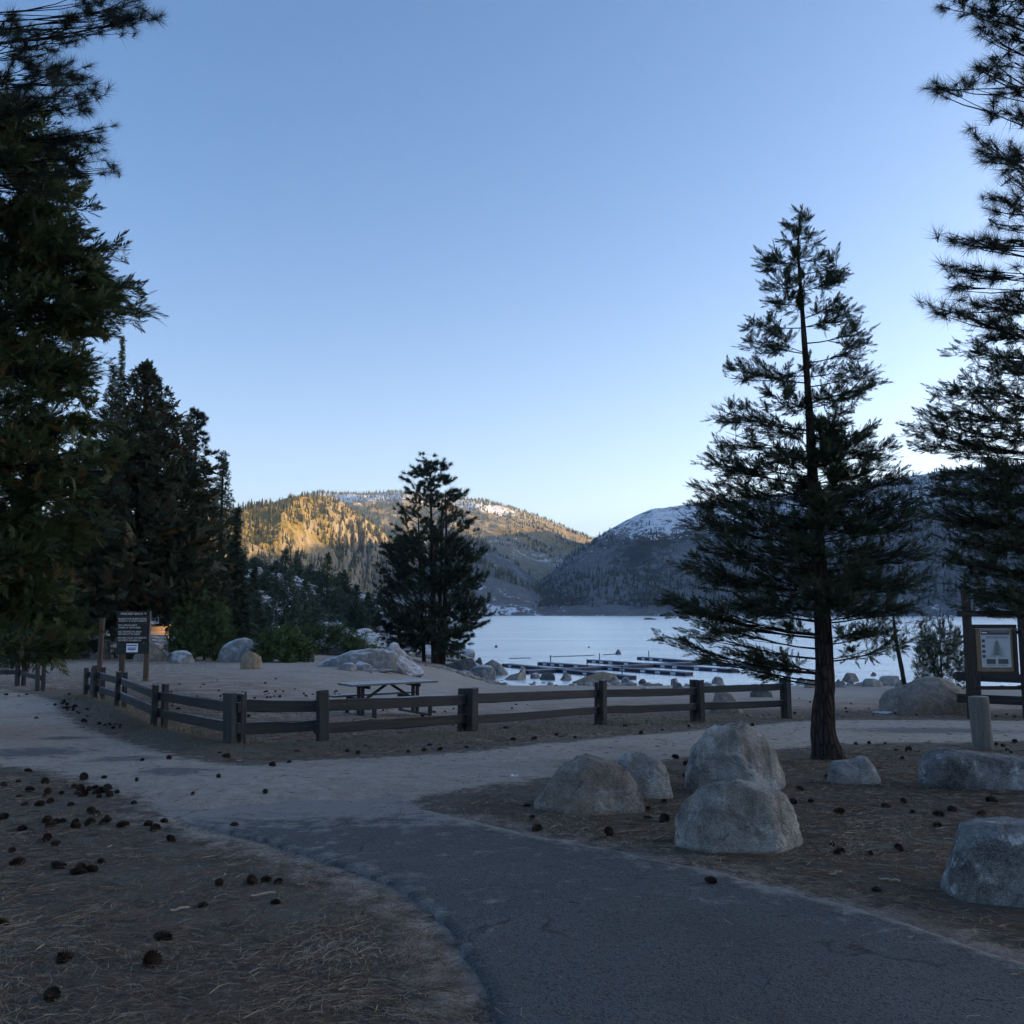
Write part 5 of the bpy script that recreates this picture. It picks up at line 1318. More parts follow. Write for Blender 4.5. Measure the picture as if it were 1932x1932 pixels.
# ================================================================== BEACH RULES SIGN
M_SIGN = mat_wood('sign_board_wood', (.018, .015, .016), (.045, .036, .034), 0, frost=.7)
M_SIGN2 = mat_wood('sign_lower_panel', (.020, .024, .024), (.042, .048, .048), 0)
M_SPOST = mat_wood('sign_post_wood', (.05, .032, .022), (.13, .085, .06), 2)
M_LETTER = mat_plain('sign_letters', (.62, .60, .54), .7, .2, .12, 20)
M_PAPER = mat_plain('paper_white', (.80, .80, .82), .6, .2, .03)
M_INK = mat_plain('ink_blue', (.03, .05, .22), .6, .2, .05)
M_INK2 = mat_plain('ink_violet', (.28, .20, .42), .6, .2, .05)
def text_mesh(body, width, height, ext=.0):
    cu = bpy.data.curves.new('t', 'FONT'); cu.body = body; cu.size = 1.0; cu.extrude = ext; cu.resolution_u = 2; cu.offset = .012
    o = bpy.data.objects.new('t', cu); COL.objects.link(o)
    dg = bpy.context.evaluated_depsgraph_get(); dg.update()
    me = bpy.data.meshes.new_from_object(o.evaluated_get(dg))
    bpy.data.objects.remove(o); bpy.data.curves.remove(cu)
    co = np.array([v.co[:] for v in me.vertices])
    mn, mx = co.min(0), co.max(0); sx, sy = width / (mx[0] - mn[0]), height / (mx[1] - mn[1])
    for v in me.vertices: v.co = ((v.co.x - mn[0]) * sx, 0.0 - v.co.z, (v.co.y - mn[1]) * sy)
    me.name = 'lettering'; return me
def sign():
    g = G(273, 1286); d = g[1]; s = px(d)
    def U(X): return (210 + X / 10.17) * .8385
    def Vv(Y): return (1360 + Y / 10.17) * .8385
    org = P(U(905), 1286, d); org[2] = g[2]
    root = thing('beach_sign', 'dark wooden beach rules sign with pale routed lettering on two posts', 'sign', tuple(org))
    def loc(X, Y): p = P(U(X), Vv(Y), d); return Vector((p[0] - org[0], 0, p[2] - org[2]))
    for X in (625, 1185):
        a = loc(X, 1600); zt = loc(X, 200).z
        b = MB(); b.box((a.x, .075, (zt - .3) / 2), (115 / 10.17 * .8385 * s, .10, zt + .3), None, .01)
        obj('post', b.mesh('post', .003, X), M_SPOST, root)
    edges = [160, 285, 435, 578, 722, 872]
    for k in range(5):
        p0, p1 = loc(545, edges[k + 1] - 4), loc(1285, edges[k])
        b = MB(); b.box(((p0.x + p1.x) / 2 + .004 * (k % 2), .003 * (k % 3), (p0.z + p1.z) / 2), (p1.x - p0.x, .045, p1.z - p0.z), None, .004)
        obj('plank', b.mesh('plank', .002, k), M_SIGN, root)
    p0, p1 = loc(530, 1130), loc(1282, 884)
    b = MB(); b.box(((p0.x + p1.x) / 2, .004, (p0.z + p1.z) / 2), (p1.x - p0.x, .03, p1.z - p0.z), None, .004)
    obj('lower_panel', b.mesh('lower_panel'), M_SIGN2, root)
    p0, p1 = loc(1288, 872), loc(1318, 150)
    b = MB(); b.box((p1.x - .006, .0, (p0.z + p1.z) / 2), (.022, .07, p1.z - p0.z), None, .003)
    obj('edge_highlight', b.mesh('edge_highlight'), mat_wood('edge_highlight_wood', (.10, .09, .085), (.22, .2, .19), 2), root)  # frosted board edge, its highlight put in as a paler strip
    lines = [('PINECREST BEACH', 640, 1140, 238, 190), ('RULES FOR EVERYONES', 585, 1228, 352, 310), ('SAFETY & ENJOYMENT', 590, 1238, 408, 366), ('NO LIFEGUARDS', 585, 1010, 496, 456), ('SWIM AT OWN RISK', 585, 1098, 552, 512),
             ('NO FISHING IN AREA', 575, 1112, 645, 604), ('NO BOATS IN AREA', 575, 1082, 700, 660), ('NO BICYCLES ON BEACH', 570, 1218, 785, 744), ('NO PETS ON BEACH', 570, 1098, 842, 802)]
    for t, X0, X1, Yb, Yt in lines:
        p0, p1 = loc(X0, Yb), loc(X1, Yt)
        o = obj('lettering', text_mesh(t, p1.x - p0.x, (p1.z - p0.z) * 1.02), M_LETTER, root); o.location = (p0.x, -.0285, p0.z)
    # little bent-arrow mark after the title
    p0 = loc(1175, 230); p1 = loc(1212, 185)
    b = MB(); b.bar((p0.x, -.028, p1.z - .02), (p1.x, -.028, p1.z - .02), .006, .018); b.bar((p1.x, -.028, p0.z), (p1.x, -.028, p1.z - .011), .006, .018, up=(1, 0, 0)); b.bar((p0.x, -.028, p1.z - .045), (p0.x, -.028, p1.z - .011), .006, .014, up=(1, 0, 0))
    obj('arrow_mark', b.mesh('arrow_mark'), M_LETTER, root)
    p0, p1 = loc(755, 1095), loc(1027, 895)
    b = MB(); b.box(((p0.x + p1.x) / 2, -.014, (p0.z + p1.z) / 2), (p1.x - p0.x, .004, p1.z - p0.z)); pap = obj('paper_notice', b.mesh('paper_notice'), M_PAPER, root)
    for (X0, X1, Y0, Y1, m) in [(775, 1005, 925, 948, M_INK), (790, 1000, 972, 982, M_INK2), (800, 985, 990, 998, M_INK2), (785, 975, 1008, 1038, M_INK), (850, 940, 1056, 1064, M_INK2)]:
        a, c = loc(X0, Y1), loc(X1, Y0); b = MB(); b.box(((a.x + c.x) / 2, -.0172, (a.z + c.z) / 2), (c.x - a.x, .002, c.z - a.z)); obj('printed_line', b.mesh('printed_line'), m, pap)
sign()

# ================================================================== NOTICE BOARD
def kiosk():
    d = 21.5; s = px(d)
    M_DARK = mat_wood('kiosk_dark_wood', (.020, .016, .014), (.045, .036, .030), 2)
    M_TAN = mat_wood('kiosk_backboard', (.14, .10, .06), (.22, .165, .10), 2)
    def U(X): return 1769.2 + .1736 * X
    def Vv(Y): return 1098.4 + .1736 * Y
    org = P(1875, 1300, d); org[2] = gz1(org[0], org[1])
    root = thing('notice_board', 'dark timber notice board with a pale poster beyond the right fence', 'notice board', tuple(org))
    def loc(X, Y, dy=0): p = P(U(X), Vv(Y), d); return Vector((p[0] - org[0], dy, p[2] - org[2]))
    for X in (325, 925):
        zt = loc(X, 88).z; a = loc(X, 545).x
        b = MB(); b.box((a, .0, (zt - .3) / 2), (.155, .155, zt + .3), None, .01); obj('post', b.mesh('post', .003, X), M_DARK, root)
    a, c = loc(190, 342), loc(1080, 342)
    b = MB(); b.box(((a.x + c.x) / 2, -.10, a.z), (c.x - a.x, .05, 65 * .1736 * s), None, .006); obj('crossbeam', b.mesh('crossbeam'), M_DARK, root)
    for Y in (545, 1150):
        a, c = loc(330, Y), loc(920, Y); b = MB(); b.box(((a.x + c.x) / 2, .05, a.z), (c.x - a.x, .045, .085), None, .005); obj('rail', b.mesh('rail'), M_DARK, root)
    p0, p1 = loc(385, 1010), loc(845, 460)
    L, H = p1.x - p0.x, p1.z - p0.z; cx, cz = (p0.x + p1.x) / 2, (p0.z + p1.z) / 2
    for (x, z, w, h_) in [(cx, p1.z - .045, L, .09), (cx, p0.z + .045, L, .09), (p0.x + .045, cz, .09, H - .184), (p1.x - .045, cz, .09, H - .184)]:
        b = MB(); b.box((x, -.01, z), (w, .07, h_), None, .005); obj('frame', b.mesh('frame'), M_DARK, root)
    b = MB(); b.box((cx, .0, cz), (L - .186, .03, H - .186)); bb = obj('backboard', b.mesh('backboard'), M_TAN, root)
    q0, q1 = loc(478, 925), loc(775, 515); w, h_ = q1.x - q0.x, q1.z - q0.z; px0, pz0 = q0.x, q0.z
    b = MB(); b.box((px0 + w / 2, -.019, pz0 + h_ / 2), (w, .004, h_)); po = obj('poster', b.mesh('poster'), mat_plain('poster_paper', (.36, .40, .44), .45, .4, .06), root)
    M_HEAD = mat_plain('poster_dark_ink', (.05, .055, .065), .5, .3, .05); M_TREE = mat_plain('poster_tree_ink', (.26, .30, .30), .5, .3, .2, 40); M_PHOTO = mat_plain('poster_photo_ink', (.06, .07, .07), .5, .3, .5, 60)
    def sheet(name, x0, x1, z0, z1, m, k=0):
        b = MB(); b.box((px0 + w * (x0 + x1) / 2, -.0225 - .0012 * k, pz0 + h_ * (z0 + z1) / 2), (w * (x1 - x0), .0018, h_ * (z1 - z0))); return obj(name, b.mesh(name), m, po)
    sheet('title_band', .02, .98, .86, .98, M_HEAD); sheet('title_line', .05, .22, .905, .93, M_PAPER, 2); sheet('title_line', .30, .92, .93, .945, mat_plain('poster_grey', (.25, .27, .3), .5), 2)
    for z in (.80, .77): sheet('text_line', .18, .95, z, z + .012, M_HEAD)
    for z in (.66, .52, .38, .25): sheet('picture', .03, .14, z, z + .08, M_PHOTO)
    sheet('picture', .16, .47, .09, .22, M_PHOTO); sheet('picture', .56, .90, .09, .22, M_PHOTO)
    for x in (.16, .56): sheet('text_line', x, x + .3, .05, .062, M_HEAD)
    # printed drawing of a conifer
    bm = bmesh.new()
    for k in range(7):
        z0 = .28 + k * .062; hw = .34 * (1 - k / 8.5)
        vs = [bm.verts.new((px0 + w * x, -.0225, pz0 + h_ * z)) for x, z in ((.54 - hw, z0), (.54 - hw * .35, z0 - .015), (.54, z0 + .01), (.54 + hw * .35, z0 - .015), (.54 + hw, z0), (.54, z0 + .10))]
        bm.faces.new(vs)
    me = bpy.data.meshes.new('tree_drawing'); bm.to_mesh(me); bm.free(); obj('tree_drawing', me, M_TREE, po)
kiosk()

# ================================================================== PICNIC TABLES
M_TOP = mat_wood('table_plank_wood', (.075, .072, .07), (.16, .155, .15), 0, frost=.75)
M_TLEG = mat_wood('table_leg_wood', (.022, .02, .02), (.05, .046, .044), 2)
M_TSTEEL = mat_plain('table_steel', (.035, .033, .032), .5, .4, .2)
def picnic_table(label, loc, rz, snow=False, group=None):
    root = thing('picnic_table', label, 'table', loc, rz, group)
    L = 2.2
    for k in range(5):
        b = MB(); b.box((0, -.292 + k * .146, .735), (L, .138, .045), None, .006); obj('top_plank', b.mesh('top_plank', .002, k), M_TOP, root)
    for sy in (-1, 1):
        for k in range(2):
            b = MB(); b.box((0, sy * (.60 + k * .135), .435), (L + .02, .128, .045), None, .006); obj('bench_plank', b.mesh('bench_plank', .002, k), M_TOP, root)
    for sx in (-1, 1):
        x = sx * .70
        for sy in (-1, 1):
            b = MB(); b.box((x, sy * .10, .36), (.055, .09, .70), None, .005); obj('leg', b.mesh('leg'), M_TLEG, root)
            b = MB(); b.box((x + sx * .004, sy * .66, .205), (.05, .07, .41), None, .005); obj('bench_leg', b.mesh('bench_leg'), M_TLEG, root)
            t = Tubes(); t.add([(x, sy * .70, .012), (x, sy * .74, .03), (x, sy * .76, .10), (x, sy * .74, .36)], [.018] * 4, 6); obj('foot_tube', t.mesh('foot_tube'), M_TSTEEL, root)
        b = MB(); b.box((x - sx * .06, 0, .675), (.045, .66, .07), None, .005); obj('cross_beam', b.mesh('cross_beam'), M_TLEG, root)
        b = MB(); b.box((x - sx * .06, 0, .375), (.045, 1.46, .065), None, .005); obj('bench_arm', b.mesh('bench_arm'), M_TLEG, root)
        b = MB(); b.box((x, 0, .03), (.06, 1.40, .05), None, .005); obj('skid', b.mesh('skid'), M_TSTEEL, root)
        b = MB(); b.bar((x - sx * .09, .0, .37), (sx * .06, .0, .70), .05, .055, .004); obj('brace', b.mesh('brace'), M_TLEG, root)
    return root
a, b = G(713.6, 1356.4), G(822.6, 1351.7)
ax = (b - a)[:2]; ax /= np.linalg.norm(ax); nn = np.array([-ax[1], ax[0]])
ctr = (a + b)[:2] / 2 + nn * .72 + np.array([.10, 0])
picnic_table('dark wooden picnic table with frosted top on the sand behind the fence', (ctr[0], ctr[1], gz1(*ctr)), .62 * math.atan2(ax[1], ax[0]))
q = G(468, 1240); q = P(468, 1215, q[1] * 1.06)
picnic_table('far picnic table with snow-white top behind the dark boulder', (q[0], q[1], gz1(q[0], q[1])), .25)

# ================================================================== FLOATING DOCKS
M_DOCK = mat_plain('dock_navy', (.018, .024, .045), .55, .35, .3, 2)
M_DTOP = mat_plain('dock_frosted_deck', (.20, .22, .26), .85, .2, .35, 1.2)
M_PLATE = mat_plain('dock_plate_white', (.85, .87, .9), .4, .4, .03)
def LK(u, v):
    d = ray(u, v); t = (LAKE - CAMZ) / d[2]; return np.array([0, 0, CAMZ]) + d * t
def dock(label, a, b, w, plates, posts, name='floating_dock'):
    a, b = np.array(a), np.array(b); L = np.linalg.norm((b - a)[:2]); t = (b - a)[:2] / L
    root = thing(name, label, 'dock', (a[0], a[1], LAKE), math.atan2(t[1], t[0]), 'floating swimming-beach docks')
    n = max(2, int(round(L / 2.9))); seg = L / n
    for k in range(n):
        m = MB(); m.box((seg * (k + .5), 0, .08), (seg - .03, w, .34), None, .03); f = obj('float_section', m.mesh('float_section'), M_DOCK, root)
        m = MB(); m.box((seg * (k + .5), 0, .268), (seg - .07, w - .06, .03), None, .008); obj('deck', m.mesh('deck'), M_DTOP, f)
    for q in plates:
        m = MB(); m.box((L * q, -w / 2 - .012, .14), (.55, .02, .16), None, .004); obj('label_plate', m.mesh('label_plate'), M_PLATE, root)
    for q in posts:
        t_ = Tubes(); t_.add([(L * q, w * .25, .3), (L * q, w * .25, .95)], [.045, .045], 8); obj('mooring_post', t_.mesh('mooring_post'), M_DOCK, root)
    return root
def DU(X): return 947.5 + .2387 * X
def DV(Y): return 1224.2 + .2387 * Y
F_ = [((30, 140), (1025, 243), [.08, .2, .47, .56, .71, .81, .92], [.92]), ((308, 127), (1480, 214), [.06, .12, .19, .3, .54, .62, .75, .84, .93], [.06]), ((697, 107), (1845, 188), [.06, .12, .19, .31, .57, .65, .79, .9], [.06]), ((1092, 84), (2150, 165), [.06, .13, .21, .5, .63, .8], [.06, .54])]
nm = ['first dock finger from the left, ending nearest the beach', 'second dock finger from the left with white plates', 'third dock finger from the left with white plates', 'fourth dock finger, farthest right, partly behind cedar boughs']
for k, (p, q, pl, po) in enumerate(F_):
    dock(nm[k], LK(DU(p[0]), DV(p[1])), LK(DU(q[0]), DV(q[1])), .95, pl, po)
dock('long dock walkway crossing the four dock fingers', LK(DU(170), DV(197)) + [0, 0, 0], LK(DU(1700), DV(116)), 1.15, [], [.3])
# buoys and float lines
for u, v, r, m, lab in [(936, 1221.5, .22, mat_plain('buoy_red', (.25, .03, .03), .4), 'small dark red buoy on the water right of the clump pine'), (1166.5, 1234.5, .36, mat_plain('buoy_grey', (.16, .15, .16), .6), 'grey mooring buoy at the end of the float line'), (1111, 1222, .14, mat_plain('buoy_dark', (.05, .05, .06), .6), 'tiny dark buoy beyond the float line')]:
    c = LK(u, v); V, F = ico(3); p = V * r * np.array([1, 1, .85]) ; p[:, 2] += np.where(V[:, 2] > .75, (V[:, 2] - .75) * r * 2.2, 0)
    o = obj('buoy', mesh_np('buoy', p, F, smooth=True), m, loc=(c[0], c[1], LAKE + r * .25)); tag(o, lab, 'buoy')
for (a, b, lab) in [((1039, 1239.8), (1122, 1236.8), 'float line on the water left of the grey buoy'), ((1139, 1235.8), (1164, 1234.6), 'short float line joined to the grey buoy'), ((962, 1243.2), (1002, 1241.8), 'faint float line on the water nearest the left boulders')]:
    p, q = LK(*a), LK(*b); n = 40; t = np.linspace(0, 1, n); pts = p[None] * (1 - t)[:, None] + q[None] * t[:, None]; pts[:, 2] = LAKE + .02
    tb = Tubes(); tb.add(pts, .05 + .05 * (np.arange(n) % 4 == 0), 6); o = obj('float_line', tb.mesh('float_line'), mat_plain('rope', (.16, .17, .19), .8)); tag(o, lab, 'float line')

# ================================================================== CABIN DECK ON THE FAR LEFT
def deck():
    d = 92.0; s = px(d)
    W_ = mat_wood('deck_lamplit_timber', (.42, .26, .12), (.58, .38, .18), 0); WP = mat_wood('deck_dark_post', (.05, .04, .03), (.09, .07, .055), 2)  # orange lamplight is put into the timber colour as well
    c = P(303, 1197.5, d); gzv = gz1(c[0], d); org = np.array([c[0], d, gzv])
    root = thing('timber_deck', 'warm lit timber deck with railing under the trees behind the sign', 'deck', tuple(org))
    zf = c[2] - gzv; w = 66 * s; hr = 14.5 * s; cx_ = -16.5 * s
    b = MB(); b.box((cx_, .8, zf), (w, 1.8, .09), None, .01); obj('floor', b.mesh('floor'), W_, root)
    b = MB(); b.box((cx_, 0, zf + hr), (w, .09, .06), None, .008); obj('handrail', b.mesh('handrail'), W_, root)
    n = 30
    for k in range(n):
        b = MB(); b.box((cx_ - w / 2 + w * (k + .5) / n, .0, zf + hr / 2 + .02), (w / n * .55, .03, hr - .13)); obj('baluster', b.mesh('baluster'), W_, root)
    for x in (-w / 2 + .06, w / 2 - .06):
        b = MB(); b.box((cx_ + x, .3, zf / 2 - .1), (.12, .12, zf + .1)); obj('post', b.mesh('post'), WP, root)
    lr = thing('lamp_post', 'small white lamp post with glowing globe beside the timber deck', 'lamp', (P(318, 1197, d - .6)[0], d - .6, gzv))
    t = Tubes(); t.add([(0, 0, 0), (0, 0, zf + 1.2 * hr)], [.03, .025], 8); obj('pole', t.mesh('pole'), M_PAPER, lr)
    V, F = ico(3); g = NT('lamp_globe'); em = g.n('Emission', {'Color': (1, .62, .28, 1), 'Strength': 6.0}); g.t.links.new(em.outputs[0], g.out.inputs['Surface'])
    o = obj('globe', mesh_np('globe', V * .13, F, smooth=True), g.m, lr); o.location = (0, 0, zf + 1.25 * hr)
    L = bpy.data.lights.new('lamp_light', 'POINT'); L.energy = 38; L.color = (1, .62, .3); L.shadow_soft_size = .15
    lo = bpy.data.objects.new('lamp_light', L); COL.objects.link(lo); lo.parent = lr; lo.location = (-.5, -.6, zf + 1.1 * hr)
deck()
# white marker post near the snow-dusted boulder
g = G(180, 1236); s = px(g[1]); tb = Tubes(); tb.add([(0, 0, -.1), (0, 0, (1236 - 1192) * s), (0, 0, (1236 - 1186) * s)], [2.2 * s, 2.2 * s, 1.2 * s], 8)
o = obj('marker_post', tb.mesh('marker_post'), M_PAPER, loc=(g[0], g[1] + .6, gz1(g[0], g[1] + .6))); tag(o, 'thin white marker post before the snow-dusted boulder', 'post')

# ================================================================== PINE CONES
def cone_mesh(seed):
    r = np.random.RandomState(seed); V, F = [], []
    n = 78; L = 1.0
    for k in range(n):
        t = (k + .5) / n; th = k * 2.39996
        R = .30 * math.sin(math.pi * (.12 + .80 * t)) ** .8; z = t * L
        out = np.array([math.cos(th), math.sin(th), 0]); tang = np.array([-math.sin(th), math.cos(th), 0]); up = np.array([0, 0, 1.0])
        p = out * R * .35 + up * z; tip = out * (R * 1.12 + .09) + up * (z + .12 - .20 * t); w = .085 * (1 - .45 * abs(t - .4))
        b = len(V); m = out * R * .85 + up * (z + .01)
        V.extend([p, m + tang * w, tip, m - tang * w, m + up * .05]); F += [(b, b + 1, b + 4), (b + 1, b + 2, b + 4), (b + 2, b + 3, b + 4), (b + 3, b, b + 4)]
    V = np.array(V); b = len(V); core = []
    for t in np.linspace(0, 1, 6):
        for a in range(6): core.append((.22 * math.sin(math.pi * (.1 + .8 * t)) * math.cos(a * 1.047), .22 * math.sin(math.pi * (.1 + .8 * t)) * math.sin(a * 1.047), t))
    for i in range(5):
        for a in range(6):
            q = b + i * 6 + a; q2 = b + i * 6 + (a + 1) % 6; F += [(q, q2, q2 + 6), (q, q2 + 6, q + 6)]
    V = np.concatenate([V, core])
    # lie the cone on its side
    V = np.stack([V[:, 2] - .5, V[:, 1], V[:, 0]], 1) + r.normal(size=V.shape) * .008
    return mesh_np('pine_cone', V, np.array(F))
def cones():
    M_CONE = mat_plain('pine_cone_scales', (.034, .022, .016), .8, .15, .6, 30)
    mes = [cone_mesh(s) for s in range(4)]
    for m in mes: m.materials.append(M_CONE)
    rs = np.random.RandomState(21)
    A = [(.3472 * x, 1425.5 + .3472 * y) for x, y in [(150, 92), (450, 133), (562, 128), (740, 143), (95, 150), (240, 155), (155, 200), (255, 212), (235, 228), (330, 214), (100, 235), (15, 172), (400, 180), (430, 195), (412, 215), (445, 225), (480, 195), (512, 185), (525, 210), (545, 190), (565, 205), (580, 185),
         (535, 232), (590, 228), (632, 210), (268, 262), (210, 278), (378, 275), (130, 272), (520, 325), (575, 350), (565, 375), (490, 315), (10, 350), (250, 370), (268, 395), (335, 370), (300, 375), (405, 375), (405, 400), (470, 385), (490, 370), (660, 397), (112, 410), (800, 388), (838, 412), (890, 365),
         (250, 470), (292, 500), (60, 530), (925, 470), (85, 605), (312, 622), (430, 640), (415, 655), (495, 640), (545, 590), (1365, 705), (1443, 690), (1510, 705), (1185, 715), (1495, 815), (1095, 825), (10, 930), (345, 1120), (330, 1150), (880, 1015), (820, 1150), (270, 1350)]]
    A2 = [(.3472 * x, 1425.5 + .3472 * y) for x, y in [(915, 22), (1230, 15), (1478, 58), (1185, 122), (1440, 208), (1045, 217), (725, 268), (1270, 407), (770, 30)]] + [(8, 1311), (12, 1312), (35, 1314), (50, 1311), (130, 1311), (68, 1356)]
    B = [(964.3 + .5009 * x, 1341.6 + .5009 * y) for x, y in [(370, 473), (885, 512), (910, 520), (580, 420), (515, 378), (515, 408), (710, 492), (1210, 510), (1240, 540), (1357, 545), (1465, 530), (1240, 392), (1415, 365), (1482, 350), (1515, 385), (1615, 398), (1665, 382), (1777, 395), (1815, 350), (1190, 255), (1475, 183),
         (1450, 150), (1500, 150), (1300, 128), (1350, 125), (1410, 125), (1855, 135), (1830, 130), (1870, 150), (1900, 120), (1885, 160), (620, 180), (660, 205), (660, 250), (60, 362), (80, 410), (98, 455), (1065, 355), (1130, 345), (1380, 685), (575, 350), (470, 370), (1610, 440), (1010, 290), (1090, 300), (1700, 470)]]
    C = []
    line = [(100, 1327), (118, 1333), (135, 1341), (156, 1352), (172, 1368), (190, 1374), (208, 1372), (230, 1376), (250, 1381), (264, 1380), (288, 1392), (318, 1402), (340, 1410), (402, 1420), (430, 1430)]
    for k in range(58):
        i = rs.randint(0, len(line) - 1); t = rs.rand(); u, v = np.array(line[i]) * (1 - t) + np.array(line[i + 1]) * t
        C.append((u + rs.normal() * 9 + 6, v + rs.normal() * 4 - 2))
    C += [(471, 1413), (492, 1404), (606, 1417), (560, 1422), (655, 1420), (675, 1424), (690, 1412), (770, 1420), (800, 1418), (810, 1408), (830, 1416), (545, 1440), (880, 1412), (968, 1398), (1008, 1396), (1050, 1388), (1085, 1394), (1210, 1386), (1250, 1378), (1300, 1372), (1420, 1370), (1180, 1372)]
    Dd = [(338, 1292), (384, 1293), (378, 1297)] + [(rs.uniform(310, 640), 1304 + abs(rs.normal()) * 16) for _ in range(46)] + [(rs.uniform(640, 1130), rs.uniform(1330, 1378)) for _ in range(26)] + [(452, 1318), (463, 1309), (573, 1310), (640, 1312), (556, 1301), (500, 1290), (520, 1282), (410, 1284), (700, 1270), (610, 1306), (995, 1330)]
    E = [(1488, 1325), (1508, 1318), (1500, 1348), (1385, 1346), (1378, 1332), (1410, 1352), (1440, 1350), (1529, 1326), (1596, 1338), (1598, 1344), (1606, 1329), (1622, 1342), (1640, 1338), (1655, 1347), (1690, 1348), (1700, 1344), (1730, 1350), (1745, 1347), (1880, 1352), (1900, 1349), (1915, 1354)]
    sets = [(A, 'pine cone on the needle litter in the left foreground', 'pine cones in the left foreground'), (A2, 'pine cone lying on the pale dirt path', 'pine cones on the dirt path'), (B, 'pine cone among the needles round the boulders on the right', 'pine cones round the right boulders'),
            (C, 'pine cone heaped along the outside foot of the long fence', 'pine cones along the fence foot'), (Dd, 'pine cone scattered on the sand inside the fence, near the picnic table', 'pine cones inside the fence'), (E, 'pine cone on the sand by the fence end, cedar trunk and sapling', 'pine cones by the sapling')]
    n = 0
    def place(u, v, lab, grp, sz):
        nonlocal n
        g = G(u, v)
        o = bpy.data.objects.new('pine_cone', mes[n % 4]); COL.objects.link(o)
        k = sz * rs.uniform(.62, 1.28); w = rs.uniform(.8, 1.15); o.scale = (k, k * w, k * w * rs.uniform(.8, 1.1))
        road = poly_sdf(np.array([g[0]]), np.array([g[1]]), PATH_POLY)[0] > 0
        o.location = (g[0], g[1] + k * .2, gz1(g[0], g[1]) + k * rs.uniform(.12, .27) + (.03 if road and g[1] < 6.5 else 0)); o.rotation_euler = (rs.uniform(0, 6.28), rs.uniform(-.35, .35), rs.uniform(0, 6.28))
        tag(o, lab, 'pine cone', grp); n += 1; return o
    for pts, lab, grp in sets:
        for u, v in pts: place(u, min(v, 1925), lab, grp, .082)
    place(1343, 1677, 'large lone pine cone on the asphalt path', None, .115)
cones()

